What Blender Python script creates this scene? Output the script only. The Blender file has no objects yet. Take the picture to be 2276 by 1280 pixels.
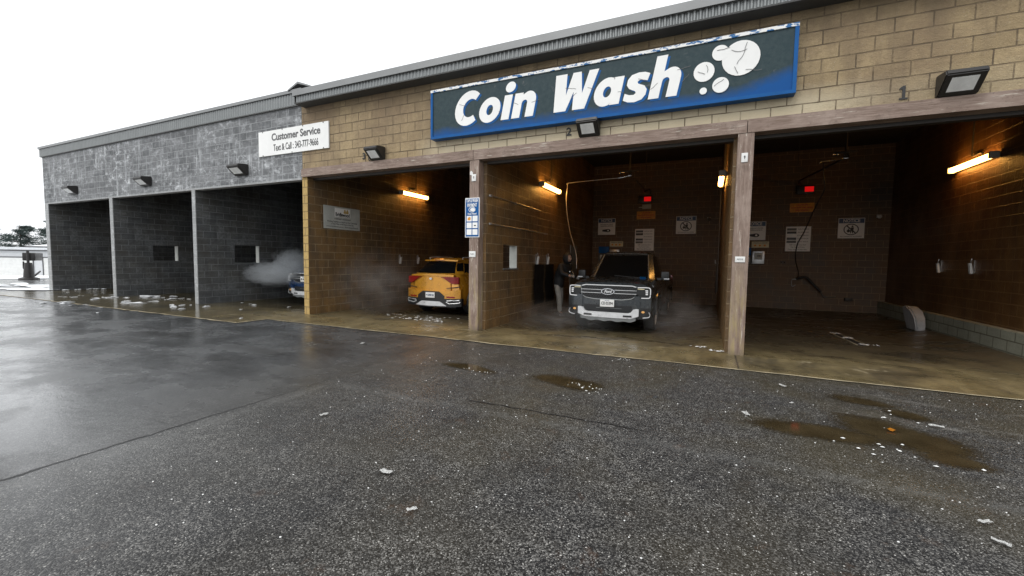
import bpy, bmesh, math, random
from mathutils import Vector, Matrix, Euler, noise as mnoise
R = math.radians
random.seed(7)
scene = bpy.context.scene
col = scene.collection

# ------------------------------------------------------------------ materials
class NT:
    def __init__(s, name):
        s.m = bpy.data.materials.new(name); s.m.use_nodes = True
        s.t = s.m.node_tree; s.t.nodes.clear(); s.l = s.t.links
        s.out = s.t.nodes.new('ShaderNodeOutputMaterial')
    def n(s, typ, ins=None, **kw):
        nd = s.t.nodes.new(typ)
        for k, v in kw.items(): setattr(nd, k, v)
        for k, v in (ins or {}).items(): s.set(nd.inputs[k], v)
        return nd
    def set(s, inp, v):
        if isinstance(v, bpy.types.NodeSocket): s.l.new(v, inp)
        elif isinstance(v, bpy.types.Node): s.l.new(v.outputs[0], inp)
        else:
            if hasattr(inp.default_value, '__len__') and hasattr(v, '__len__') and len(v) == 3 and len(inp.default_value) == 4: v = (*v, 1)
            inp.default_value = v
    def math(s, op, a, b=0.0, c=None, clamp=False):
        nd = s.n('ShaderNodeMath', operation=op, use_clamp=clamp)
        s.set(nd.inputs[0], a); s.set(nd.inputs[1], b)
        if c is not None: s.set(nd.inputs[2], c)
        return nd.outputs[0]
    def mix(s, f, a, b, mode='MIX'):
        nd = s.n('ShaderNodeMix', data_type='RGBA', blend_type=mode)
        s.set(nd.inputs[0], f); s.set(nd.inputs[6], a); s.set(nd.inputs[7], b)
        return nd.outputs[2]
    def ramp(s, f, a, b, lo=0.0, hi=1.0):
        nd = s.n('ShaderNodeMapRange', clamp=True)
        s.set(nd.inputs[0], f); nd.inputs[1].default_value = a; nd.inputs[2].default_value = b
        nd.inputs[3].default_value = lo; nd.inputs[4].default_value = hi
        return nd.outputs[0]
    def noise(s, vec, scale, detail=3, rough=.55, dist=0.0):
        nd = s.n('ShaderNodeTexNoise', {'Scale': scale, 'Detail': detail, 'Roughness': rough, 'Distortion': dist})
        s.set(nd.inputs['Vector'], vec); return nd.outputs['Fac']
    def vor(s, vec, scale, feature='F1', out='Distance'):
        nd = s.n('ShaderNodeTexVoronoi', {'Scale': scale}, feature=feature)
        s.set(nd.inputs['Vector'], vec); return nd
    def mapv(s, vec, scale=(1, 1, 1), loc=(0, 0, 0)):
        nd = s.n('ShaderNodeMapping'); s.set(nd.inputs[0], vec)
        nd.inputs['Scale'].default_value = scale; nd.inputs['Location'].default_value = loc
        return nd.outputs[0]
    def bump(s, h, strength=.5, dist=.01, normal=None):
        nd = s.n('ShaderNodeBump', {'Strength': strength, 'Distance': dist, 'Height': h})
        if normal is not None: s.set(nd.inputs['Normal'], normal)
        return nd.outputs[0]
    def bsdf(s, color, rough=.6, metal=0.0, normal=None, spec=.5, **kw):
        nd = s.n('ShaderNodeBsdfPrincipled')
        s.set(nd.inputs['Base Color'], color); s.set(nd.inputs['Roughness'], rough); s.set(nd.inputs['Metallic'], metal)
        s.set(nd.inputs['Specular IOR Level'], spec)
        if normal is not None: s.set(nd.inputs['Normal'], normal)
        for k, v in kw.items(): s.set(nd.inputs[k.replace('_', ' ')], v)
        s.l.new(nd.outputs[0], s.out.inputs[0]); return nd
    def obj(s): return s.n('ShaderNodeTexCoord').outputs['Object']
    def uv(s): return s.n('ShaderNodeTexCoord').outputs['UV']
    def sep(s, v):
        nd = s.n('ShaderNodeSeparateXYZ'); s.set(nd.inputs[0], v); return nd.outputs

def plain(name, c, rough=.5, metal=0.0, var=.15, scale=6, spec=.5, bump=0.0, **kw):
    t = NT(name); o = t.obj()
    n = t.noise(o, scale, 5, .6)
    c2 = tuple(x * (1 - var) for x in c); c3 = tuple(min(1, x * (1 + var)) for x in c)
    nrm = t.bump(t.noise(o, scale * 12, 4), bump, .004) if bump else None
    t.bsdf(t.mix(t.ramp(n, .3, .7), c2, c3), t.ramp(n, .3, .7, rough * .85, min(1, rough * 1.15)), metal, nrm, spec, **kw)
    return t.m
def emit(name, c, s):
    t = NT(name); e = t.n('ShaderNodeEmission', {'Color': c, 'Strength': s}); t.l.new(e.outputs[0], t.out.inputs[0]); return t.m

def blocks(name, ca, cb, mortar, rough=.8, stain=None, stain_amt=0.0, bumpd=.012, msize=.012, wet=None, white=0.0, grime=None, spec=.4, streak=0.0, speck=0.0, face=.5, drop=None, topg=0, fade=0.0, hband=0.0):
    """concrete block wall on metre UVs"""
    t = NT(name); uv = t.uv()
    wob = t.n('ShaderNodeTexNoise', {'Scale': 2.5, 'Detail': 4}); t.set(wob.inputs['Vector'], uv)
    off = t.n('ShaderNodeVectorMath', {1: (.5, .5, .5)}, operation='SUBTRACT'); t.set(off.inputs[0], wob.outputs['Color'])
    sc = t.n('ShaderNodeVectorMath', operation='SCALE'); t.set(sc.inputs[0], off.outputs[0]); sc.inputs['Scale'].default_value = .012
    ad = t.n('ShaderNodeVectorMath', operation='ADD'); t.set(ad.inputs[0], uv); t.set(ad.inputs[1], sc.outputs[0])
    br = t.n('ShaderNodeTexBrick', {'Scale': 1.0, 'Mortar Size': msize, 'Mortar Smooth': .25, 'Bias': 0.0, 'Brick Width': .4, 'Row Height': .2,
                                    'Color1': (0, 0, 0, 1), 'Color2': (1, 1, 1, 1), 'Mortar': (.5, .5, .5, 1)}, offset=.5, offset_frequency=2)
    t.set(br.inputs['Vector'], ad.outputs[0])
    big = t.noise(uv, .9, 5, .6); fine = t.noise(uv, 55, 6, .7); mid = t.noise(uv, 14, 5, .65)
    c = t.mix(br.outputs['Color'], ca, cb)
    c = t.mix(t.ramp(mid, .35, .7), c, tuple(x * .72 for x in ca))
    c = t.mix(t.math('MULTIPLY', t.ramp(fine, .5, .72), face), c, tuple(min(1, x * 1.75) for x in cb))
    if speck:
        v = t.vor(uv, 60); c = t.mix(t.math('MULTIPLY', t.ramp(v.outputs['Distance'], .22, .1), t.math('MULTIPLY', t.ramp(t.noise(uv, 9, 3), .48, .6), speck)), c, (.55, .5, .42))
    if hband:
        hb = t.noise(t.mapv(uv, (.7, 5.0, 1)), 1.0, 4, .6)
        c = t.mix(t.ramp(hb, .45, .65, 0, hband), c, tuple(x * .55 for x in ca)); c = t.mix(t.ramp(hb, .42, .30, 0, hband * .6), c, tuple(min(1, x * 1.35) for x in cb))
    if topg:
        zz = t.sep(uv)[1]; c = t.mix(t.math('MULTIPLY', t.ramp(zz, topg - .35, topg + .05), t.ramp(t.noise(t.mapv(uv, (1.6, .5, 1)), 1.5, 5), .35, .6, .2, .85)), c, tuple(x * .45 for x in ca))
    if stain:
        c = t.mix(t.math('MULTIPLY', t.ramp(big, .42, .62), stain_amt), c, stain)
    if white:
        w = t.noise(t.mapv(uv, (1.3, 1.9, 1)), 3.2, 8, .75, .05)
        w2 = t.noise(t.mapv(uv, (9, .55, 1)), 1.0, 5, .6)
        zone = t.ramp(t.noise(uv, .45, 2), .35, .62, .25, 1.0)
        e = t.math('MAXIMUM', t.ramp(w, .50, .64), t.math('MULTIPLY', t.ramp(w2, .56, .70), streak))
        blk = t.ramp(br.outputs['Color'], .25, .75, .45, 1.0)
        c = t.mix(t.math('MULTIPLY', t.math('MULTIPLY', t.math('MULTIPLY', e, zone), blk), white), c, (.72, .74, .76))
        run = t.math('MULTIPLY', t.ramp(t.noise(t.mapv(uv, (5.5, .28, 1)), 1.0, 6, .65), .58, .68), t.ramp(t.noise(uv, 1.1, 3), .42, .58))
        c = t.mix(t.math('MULTIPLY', run, .75 * streak), c, (.62, .64, .65))
    if grime:
        g = t.noise(t.mapv(uv, (3.2, .5, 1)), 1.3, 5, .6)
        c = t.mix(t.ramp(g, .45, .7, 0, .75), c, grime)
    if drop:   # runs of lime below the sill and the beam
        z = t.sep(uv)[1]
        xx = t.sep(uv)[0]; g = t.math('MULTIPLY', t.ramp(z, drop[1] + .18, drop[1] - .12), t.ramp(t.noise(t.mapv(uv, (2, .8, 1)), 1.6, 5, .6), .22, .40))
        g = t.math('MULTIPLY', g, t.math('MULTIPLY', t.ramp(xx, -6.4, -5.6), t.ramp(xx, 1.6, .6, .25, 1)))
        c = t.mix(t.math('MULTIPLY', g, .85), c, drop[0])
    jf = t.math('MULTIPLY', br.outputs['Fac'], t.ramp(t.noise(uv, 3.1, 4, .6), .36, .60, 1.0 - fade, 1.0))
    c = t.mix(jf, c, mortar)
    h = t.math('SUBTRACT', t.math('ADD', t.math('MULTIPLY', mid, .55), t.math('MULTIPLY', fine, .45)), t.math('MULTIPLY', jf, .9))
    nrm = t.bump(h, .9, bumpd)
    ro = rough
    if wet: ro = t.ramp(big, .35, .65, wet, rough)
    t.bsdf(c, ro, 0, nrm, spec)
    return t.m

M = {}
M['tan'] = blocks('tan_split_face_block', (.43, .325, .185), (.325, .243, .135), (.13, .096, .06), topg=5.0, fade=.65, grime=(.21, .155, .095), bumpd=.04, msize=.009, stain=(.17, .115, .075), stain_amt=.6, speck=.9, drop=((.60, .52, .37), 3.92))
M['tan_pillar'] = blocks('tan_jamb_block', (.48, .33, .12), (.42, .29, .11), (.25, .17, .07), bumpd=.01)
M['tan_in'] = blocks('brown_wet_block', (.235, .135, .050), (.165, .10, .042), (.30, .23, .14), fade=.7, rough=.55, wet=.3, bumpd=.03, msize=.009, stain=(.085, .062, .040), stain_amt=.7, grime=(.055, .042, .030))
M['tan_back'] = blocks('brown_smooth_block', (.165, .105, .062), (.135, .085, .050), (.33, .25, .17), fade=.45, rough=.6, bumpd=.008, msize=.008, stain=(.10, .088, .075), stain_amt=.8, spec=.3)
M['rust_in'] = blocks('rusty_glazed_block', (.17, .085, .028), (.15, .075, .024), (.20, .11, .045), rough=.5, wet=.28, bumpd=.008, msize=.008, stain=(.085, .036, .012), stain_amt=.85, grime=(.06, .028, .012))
M['grey'] = blocks('grey_painted_block', (.12, .125, .13), (.235, .24, .245), (.31, .32, .325), bumpd=.008, msize=.010, white=.8, streak=1.0, face=.1, hband=.8, fade=.6, stain=(.21, .215, .22), stain_amt=.5)
M['grey_jamb'] = blocks('grey_jamb_block', (.36, .37, .37), (.30, .31, .31), (.42, .42, .42), bumpd=.008, white=.6, streak=.5, face=.15)
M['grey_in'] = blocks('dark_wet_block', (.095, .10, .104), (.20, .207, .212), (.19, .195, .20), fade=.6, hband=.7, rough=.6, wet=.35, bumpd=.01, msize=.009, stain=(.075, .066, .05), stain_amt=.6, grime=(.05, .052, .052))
M['curb'] = blocks('mossy_curb_block', (.34, .34, .26), (.28, .28, .22), (.14, .13, .09), bumpd=.012, stain=(.16, .16, .12), stain_amt=.6)

def wood(name, axis):
    t = NT(name); o = t.obj()
    sc = (1.2, 12, 12) if axis == 'x' else (12, 12, 1.2)
    g = t.noise(t.mapv(o, sc), 3.0, 6, .65, .5)
    b = t.noise(o, 1.6, 4)
    c = t.mix(t.ramp(g, .3, .7), (.155, .105, .080), (.31, .235, .195))
    c = t.mix(t.ramp(b, .52, .70, 0, .6), c, (.40, .32, .27)); c = t.mix(t.ramp(t.noise(o, 2.7, 5, .7), .55, .70, 0, .6), c, (.10, .075, .055))
    pe = t.noise(t.mapv(o, (2, 30, 30) if axis == 'x' else (25, 25, 2.5)), 1.3, 6, .7, .3)
    c = t.mix(t.ramp(pe, .60, .66, 0, .8), c, (.58, .53, .45))
    z = t.sep(o)[2]
    if axis == 'z':
        low = t.math('MULTIPLY', t.ramp(z, 1.5, .6), t.ramp(t.noise(t.mapv(o, (9, 9, 1.5)), 1.5, 5), .42, .6))
        c = t.mix(t.math('MULTIPLY', low, .8), c, (.33, .26, .13))
        c = t.mix(t.ramp(z, .12, 0, 0, .6), c, (.10, .08, .05))
    c = t.mix(t.ramp(t.noise(o, 40, 4), .62, .72, 0, .6), c, (.10, .07, .055))
    t.bsdf(c, .62, 0, t.bump(g, .9, .008), .3); return t.m
M['beam'] = wood('weathered_brown_paint_beam', 'x')
M['post'] = wood('weathered_brown_paint_post', 'z')
M['metal_trim'] = plain('grey_sheet_metal', (.21, .22, .22), .42, .5, .12, 3)
M['metal_cap'] = plain('grey_cap_flashing', (.22, .225, .225), .45, .4, .12, 2)
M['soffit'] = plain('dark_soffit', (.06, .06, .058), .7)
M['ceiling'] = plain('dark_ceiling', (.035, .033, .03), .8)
M['black'] = plain('black_plastic', (.02, .02, .02), .45)
M['bronze'] = plain('dark_bronze_metal', (.030, .028, .027), .4, .3)
M['rubber'] = plain('black_rubber', (.018, .018, .018), .6, bump=.3)
M['lens'] = plain('frosted_lens', (.78, .79, .78), .25)
M['steel'] = plain('galvanised_steel', (.5, .5, .5), .35, .85)
M['chrome'] = plain('polished_chrome', (.75, .76, .78), .14, 1.0, .03)
M['white'] = plain('white_plastic', (.72, .72, .70), .45, 0, .07)
M['signwhite'] = plain('sign_white', (.80, .80, .78), .45, 0, .05, 2)
M['cream'] = plain('sign_cream', (.62, .56, .36), .5)
M['ink'] = plain('black_ink', (.02, .02, .02), .5)
M['greyink'] = plain('grey_ink', (.09, .09, .09), .5)
M['navy'] = plain('notice_navy', (.012, .06, .16), .45)
M['blue'] = plain('sign_blue', (.002, .085, .28), .4, 0, .1, spec=.2)
M['orange'] = plain('orange_decal', (.65, .26, .02), .5)
M['yellow'] = plain('yellow_sign', (.62, .27, .015), .5, 0, .3, 14)
M['red'] = plain('red_print', (.45, .02, .01), .5)
M['gold'] = plain('gold_print', (.45, .32, .10), .5)
M['vinyl'] = plain('grey_vinyl', (.42, .43, .40), .5, 0, .15, 4)
M['conduit'] = plain('dark_conduit', (.05, .045, .04), .5, .3)
M['tube'] = emit('warm_fluorescent_tube', (1.0, .47, .10), 22.0)
M['led'] = emit('red_display', (1.0, .012, .012), .38)
M['slush'] = plain('dirty_slush', (.60, .61, .62), .5, 0, .25, 14, bump=.6)
M['snow'] = plain('packed_snow', (.82, .84, .86), .6, 0, .06, 10, bump=.4)
M['stone'] = plain('dirty_ice', (.40, .41, .42), .5, 0, .2, 8, bump=.4)
M['paper'] = plain('torn_paper', (.75, .75, .73), .7)

def sign_face():
    t = NT('faded_sign_face'); o = t.obj(); s = t.sep(o)
    x, z = s[0], s[2]
    n = t.noise(o, 3.0, 5, .6)
    edge = t.math('ADD', z, t.math('MULTIPLY', n, .22))
    xr = t.ramp(x, 2.4, 3.2, 0, .22)
    f = t.ramp(t.math('SUBTRACT', edge, xr), -.34, -.16)
    dark = t.mix(t.ramp(t.noise(o, 12, 5, .7), .4, .75), (.024, .045, .052), (.045, .066, .070))
    dark = t.mix(t.ramp(t.noise(o, 5, 6, .7), .62, .72, 0, .5), dark, (.16, .16, .16))
    c = t.mix(f, (.001, .070, .255), dark)
    t.bsdf(c, .4, 0, None, .18); return t.m
M['signface'] = sign_face()
def sign_top():
    t = NT('peeling_sign_edge'); o = t.obj()
    n = t.noise(t.mapv(o, (3.2, 1, 9)), 2.2, 6, .65)
    t.bsdf(t.mix(t.ramp(n, .52, .545), (.8, .8, .78), (.004, .11, .30)), .5); return t.m
M['signtop'] = sign_top()

def asphalt():
    t = NT('wet_asphalt'); o = t.obj(); s = t.sep(o); x, y = s[0], s[1]
    nb = t.noise(o, .55, 4, .6); n2 = t.noise(o, 2.2, 4, .6); n3 = t.noise(o, 9, 4, .65); n4 = t.noise(o, 34, 4, .7)
    xe = t.math('ADD', x, t.math('MULTIPLY', t.math('SUBTRACT', n2, .5), .25))
    # coarse newer patch in front, smoother worn lot to the left
    coarse = t.math('MULTIPLY', t.math('MULTIPLY', t.ramp(xe, -4.66, -4.6), t.ramp(xe, -5.0, -1.5, .35, 1.0)), t.ramp(y, -4.05, -4.35, .85, 1.0))
    v = t.vor(o, 135); vc = t.sep(v.outputs['Color'])
    va = t.vor(o, 62); vac = t.sep(va.outputs['Color'])
    patch = t.ramp(t.noise(o, 1.3, 5, .65), .36, .64); clump = t.ramp(n3, .34, .66)
    tone = t.math('POWER', vc[0], 3.4); tone2 = t.math('POWER', vac[0], 5.0)
    c = t.mix(tone, (.005, .005, .0055), (.34, .33, .31))
    c = t.mix(t.math('MULTIPLY', t.ramp(va.outputs['Distance'], .5, .25), t.math('MULTIPLY', tone2, .8)), c, (.30, .29, .27))
    c = t.mix(t.ramp(coarse, 0, 1, .55, 0), c, t.mix(t.ramp(x, -4.6, -8), (.030, .031, .032), (.085, .095, .105)))  # left lot coloured paler and bluish, standing in for reflected sky
    c = t.mix(t.math('MULTIPLY', t.ramp(x, -3.0, -5.5), t.ramp(vc[0], .4, 1, 0, .4)), c, (.12, .13, .135))
    c = t.mix(t.math('MULTIPLY', clump, .52), c, (.014, .014, .015))
    c = t.mix(t.math('MULTIPLY', patch, .50), c, (.018, .018, .019))
    olive = t.math('MULTIPLY', t.ramp(nb, .40, .58), t.ramp(x, -6, -1))
    olive = t.math('MULTIPLY', olive, t.ramp(y, -6.2, -4.2, .3, 1))
    c = t.mix(t.math('MULTIPLY', olive, .5), c, (.062, .050, .024))
    rust = t.math('MULTIPLY', t.ramp(t.noise(o, 2.6, 6, .75), .60, .70), t.ramp(x, -4.5, -2))
    c = t.mix(t.math('MULTIPLY', rust, .3), c, (.12, .060, .028))
    spk = t.math('MULTIPLY', t.ramp(vc[1], .86, .93), t.ramp(v.outputs['Distance'], .52, .30))
    spk = t.math('MULTIPLY', spk, t.ramp(coarse, 0, 1, .35, 1))
    spk = t.math('MULTIPLY', spk, t.ramp(clump, 0, 1, 1, .45))
    c = t.mix(spk, c, t.mix(t.math('POWER', vc[2], 2.0), (.12, .115, .10), (.75, .73, .68)))
    spk2 = t.math('MULTIPLY', t.math('MULTIPLY', t.ramp(vac[1], .965, .972), t.ramp(va.outputs['Distance'], .34, .2)), t.ramp(coarse, 0, 1, .08, .9))
    c = t.mix(spk2, c, (.62, .60, .56))
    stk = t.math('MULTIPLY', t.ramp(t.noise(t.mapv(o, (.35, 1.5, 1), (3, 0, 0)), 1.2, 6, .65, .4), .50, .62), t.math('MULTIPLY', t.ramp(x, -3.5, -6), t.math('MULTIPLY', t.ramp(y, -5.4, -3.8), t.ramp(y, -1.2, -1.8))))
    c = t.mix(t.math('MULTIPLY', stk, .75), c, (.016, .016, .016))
    # cracks and sealed joints
    w = t.math('MULTIPLY', t.math('SUBTRACT', t.noise(o, 5, 5, .6), .5), .09)
    cr1 = t.math('MULTIPLY', t.ramp(t.math('ABSOLUTE', t.math('ADD', t.math('ADD', x, w), 4.60)), .022, .008), t.math('MULTIPLY', t.ramp(y, -3.95, -4.1), t.ramp(y, -4.6, -5.4, .45, 1)))
    cr2 = t.math('MULTIPLY', t.ramp(t.math('ABSOLUTE', t.math('ADD', t.math('ADD', y, w), 3.82)), .018, .006), t.math('MULTIPLY', t.ramp(x, -2.8, -2.6), t.ramp(x, -.9, -1.2)))
    cr = t.math('MAXIMUM', cr1, cr2)
    c = t.mix(cr, c, (.004, .004, .004))
    j1 = t.math('MULTIPLY', t.ramp(t.math('ABSOLUTE', t.math('ADD', t.math('ADD', y, t.math('MULTIPLY', w, 2)), 4.05)), .11, .0), t.ramp(x, -4.6, -4.4))
    j2 = t.math('MULTIPLY', t.ramp(t.math('ABSOLUTE', t.math('ADD', t.math('ADD', x, t.math('MULTIPLY', w, 2)), 4.45)), .12, .0), t.ramp(y, -3.9, -4.2))
    c = t.mix(t.math('MULTIPLY', t.math('MULTIPLY', t.math('MAXIMUM', j1, j2), t.ramp(n3, .40, .60)), .28), c, (.20, .20, .19))
    # dried lime smears to the right
    sm = t.math('MULTIPLY', t.ramp(t.noise(t.mapv(o, (.6, 2.2, 1)), 1.4, 6, .65, .6), .56, .68), t.math('MULTIPLY', t.ramp(x, .6, 1.6), t.ramp(y, -3.6, -2.6)))
    c = t.mix(t.math('MULTIPLY', sm, .5), c, (.26, .25, .23))
    # water film: a coat with its own smoother surface
    leftw = t.ramp(x, -2.6, -6.8)
    film = t.ramp(t.noise(t.mapv(o, (.8, 1.0, 1)), 1.1, 6, .62), .42, .58)
    wet = t.math('ADD', t.math('MULTIPLY', leftw, t.ramp(film, 0, 1, .65, 1.0)), t.math('MULTIPLY', t.ramp(nb, .52, .68), .10), clamp=True)
    wet = t.math('MULTIPLY', wet, t.ramp(cr, 0, 1, 1, 0))
    h = t.math('ADD', t.math('MULTIPLY', v.outputs['Distance'], -1.0), t.math('MULTIPLY', n3, .3))
    b = t.n('ShaderNodeBump', {'Distance': .006}); t.set(b.inputs['Strength'], t.ramp(coarse, 0, 1, .25, .9)); t.set(b.inputs['Height'], t.math('SUBTRACT', h, t.math('MULTIPLY', cr, 3.0)))
    cb0 = t.n('ShaderNodeBump', {'Distance': .006, 'Strength': .14}); t.set(cb0.inputs['Height'], t.math('ADD', h, t.math('MULTIPLY', n4, .8)))
    cb = t.bump(t.math('ADD', t.noise(t.mapv(o, (.6, 1.3, 1)), 1.6, 5, .6), t.math('MULTIPLY', n3, .12)), .32, .03, cb0.outputs[0])
    p = t.bsdf(c, t.ramp(film, 0, 1, .6, .5), 0, b.outputs[0], t.ramp(x, -5, -2.5, .5, .22))
    t.set(p.inputs['Coat Weight'], wet); t.set(p.inputs['Coat Roughness'], t.ramp(film, 0, 1, .32, .09)); p.inputs['Coat IOR'].default_value = 2.0
    t.set(p.inputs['Coat Normal'], cb)
    return t.m
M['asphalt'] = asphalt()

def apron():
    t = NT('wet_stained_concrete'); o = t.obj(); s = t.sep(o); x, y = s[0], s[1]
    nb = t.noise(o, .8, 5, .6); n2 = t.noise(t.mapv(o, (1.2, .5, 1)), 2.5, 5, .65, .5); n3 = t.noise(o, 30, 5, .7)
    c = t.mix(t.ramp(n2, .3, .7), (.10, .077, .036), (.23, .18, .092))
    c = t.mix(t.math('MULTIPLY', t.ramp(n3, .5, .75), .5), c, (.26, .215, .12))
    c = t.mix(t.ramp(nb, .48, .66, 0, .75), c, (.05, .042, .028))
    c = t.mix(t.ramp(t.noise(t.mapv(o, (1, .3, 1)), 4.0, 5, .7), .52, .68, 0, .5), c, (.055, .048, .034))
    # darker inside the bays
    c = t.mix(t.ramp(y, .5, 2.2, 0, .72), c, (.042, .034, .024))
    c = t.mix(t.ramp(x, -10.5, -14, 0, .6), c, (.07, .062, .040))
    pale = t.math('MULTIPLY', t.ramp(t.noise(o, 1.9, 6, .7, .4), .62, .68), t.ramp(y, 1.2, .2))
    c = t.mix(t.math('MULTIPLY', pale, .6), c, (.42, .36, .24))
    jt = None
    for xv in (-.12, -4.9, -9.8, -14.5, -19.3):
        k = t.ramp(t.math('ABSOLUTE', t.math('SUBTRACT', x, xv)), .014, .006)
        jt = k if jt is None else t.math('MAXIMUM', jt, k)
    c = t.mix(t.math('MULTIPLY', jt, t.ramp(y, .1, 0)), c, (.02, .018, .012))
    film = t.noise(t.mapv(o, (.5, 1.0, 1)), 1.8, 4, .6)
    r1 = t.ramp(film, .38, .60, .07, .38)
    r2 = t.ramp(x, -9, -13, .12, 0.0)
    r = t.math('ADD', t.math('MULTIPLY', r1, t.ramp(x, -9.5, -12, 1.0, .45)), r2)
    t.bsdf(c, r, 0, t.bump(t.math('ADD', n3, n2), .22, .006), .5); return t.m
M['apron'] = apron()
M['edge'] = plain('pale_concrete_edge', (.42, .36, .24), .6, 0, .3, 8)

def muddy():
    t = NT('muddy_puddle_water'); o = t.obj()
    c = t.mix(t.ramp(t.noise(o, 4, 4), .35, .65), (.040, .029, .014), (.066, .049, .025))
    at = t.n('ShaderNodeAttribute', attribute_name='edge').outputs['Fac']
    a = t.ramp(t.math('ADD', at, t.math('MULTIPLY', t.math('SUBTRACT', t.noise(o, 30, 6, .8), .5), 1.6)), .15, .75, 0, .9)
    p = t.bsdf(c, .06, 0, t.bump(t.noise(o, 7, 2), .05, .004), .5)
    tr = t.n('ShaderNodeBsdfTransparent'); m = t.n('ShaderNodeMixShader')
    t.set(m.inputs[0], a); t.l.new(tr.outputs[0], m.inputs[1]); t.l.new(p.outputs[0], m.inputs[2]); t.l.new(m.outputs[0], t.out.inputs[0])
    return t.m
M['mud'] = muddy()

def paint(name, c, rough=.25, metal=.3, dirt=(.08, .07, .05), damt=.3):
    t = NT(name); o = t.obj()
    n = t.noise(o, 5, 5, .6); z = t.sep(o)[2]
    k = t.math('MULTIPLY', t.ramp(n, .45, .7), damt)
    lo = t.ramp(z, .75, .3, 0, .5)
    cc = t.mix(t.math('MAXIMUM', k, t.math('MULTIPLY', lo, t.ramp(n, .2, .6))), c, dirt)
    t.bsdf(cc, t.ramp(n, .3, .7, rough * .7, rough * 1.5), metal, t.bump(t.vor(o, 90).outputs['Distance'], .05, .002), .5, Coat_Weight=.6, Coat_Roughness=.12)
    return t.m
M['grey_paint'] = paint('dark_grey_car_paint', (.042, .050, .057), .24, .3)
M['orange_paint'] = paint('burnt_orange_car_paint', (.72, .33, .025), .22, .3, (.22, .12, .04), .35)
M['blue_paint'] = paint('blue_car_paint', (.006, .05, .17), .25, .4)
M['glass'] = plain('dark_car_glass', (.006, .007, .008), .06, 0, .2, spec=.35)
M['drl'] = emit('white_running_light', (1, 1, 1), .55)
M['amberlamp'] = emit('amber_fog_lamp', (1.0, .55, .2), .55)
M['taillens'] = plain('red_tail_lens', (.24, .006, .006), .15)
M['silver'] = plain('silver_trim', (.68, .69, .70), .3, .3)
M['darktrim'] = plain('dark_trim', (.014, .015, .016), .4)
M['grille'] = plain('black_grille_mesh', (.012, .013, .014), .35, 0, .6, 60)

# ------------------------------------------------------------------ mesh helpers
def fin(name, bm, mat, parent=None, smooth=False, angle=35, **tags):
    me = bpy.data.meshes.new(name); bm.normal_update(); bm.to_mesh(me); bm.free()
    for m in (mat if isinstance(mat, (list, tuple)) else [mat]): me.materials.append(m)
    if smooth:
        for p in me.polygons: p.use_smooth = True
        try: me.set_sharp_from_angle(angle=R(angle))
        except Exception: pass
    o = bpy.data.objects.new(name, me); col.objects.link(o)
    if parent: o.parent = parent
    for k, v in tags.items(): o[k] = v
    return o
def thing(name, label, cat, loc=(0, 0, 0), rotz=0, group=None):
    o = bpy.data.objects.new(name, None); col.objects.link(o); o.empty_display_size = .2
    o.location = loc; o.rotation_euler = (0, 0, rotz); o['label'] = label; o['category'] = cat
    if group: o['group'] = group
    return o
def copy_tree(o, parent=None):
    c = o.copy(); col.objects.link(c)
    if parent: c.parent = parent
    for ch in list(o.children): copy_tree(ch, c)
    return c
def quad(bm, pts, mi=0):
    uvl = bm.loops.layers.uv.verify()
    vs = [bm.verts.new(p) for p in pts]; f = bm.faces.new(vs); f.material_index = mi
    n = f.normal if f.normal.length else None
    f.normal_update(); n = f.normal; a = max(range(3), key=lambda i: abs(n[i]))
    for l in f.loops:
        p = l.vert.co
        l[uvl].uv = (p.y, p.z) if a == 0 else ((p.x, p.z) if a == 1 else (p.x, p.y))
    return f
def box(bm, x0, x1, y0, y1, z0, z1, mi=0, skip=()):
    P = lambda x, y, z: (x, y, z)
    F = {'-y': [(x0, y0, z0), (x1, y0, z0), (x1, y0, z1), (x0, y0, z1)], '+y': [(x1, y1, z0), (x0, y1, z0), (x0, y1, z1), (x1, y1, z1)],
         '-x': [(x0, y1, z0), (x0, y0, z0), (x0, y0, z1), (x0, y1, z1)], '+x': [(x1, y0, z0), (x1, y1, z0), (x1, y1, z1), (x1, y0, z1)],
         '-z': [(x0, y1, z0), (x1, y1, z0), (x1, y0, z0), (x0, y0, z0)], '+z': [(x0, y0, z1), (x1, y0, z1), (x1, y1, z1), (x0, y1, z1)]}
    for k, p in F.items():
        if k not in skip: quad(bm, p, mi)
def boxo(name, dims, mat, parent=None, bev=0.0, **tags):
    bm = bmesh.new(); box(bm, *dims)
    if bev:
        bmesh.ops.remove_doubles(bm, verts=bm.verts, dist=1e-5)
        bmesh.ops.bevel(bm, geom=bm.edges[:], offset=bev, segments=2, affect='EDGES', profile=.6)
    return fin(name, bm, mat, parent, smooth=bool(bev), **tags)
def smooth_path(pts, n=8):
    pts = [Vector(p) for p in pts]; out = []
    for i in range(len(pts) - 1):
        p0 = pts[max(i - 1, 0)]; p1 = pts[i]; p2 = pts[i + 1]; p3 = pts[min(i + 2, len(pts) - 1)]
        for k in range(n):
            t = k / n
            out.append(.5 * ((2 * p1) + (-p0 + p2) * t + (2 * p0 - 5 * p1 + 4 * p2 - p3) * t * t + (-p0 + 3 * p1 - 3 * p2 + p3) * t ** 3))
    out.append(pts[-1]); return out
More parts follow.
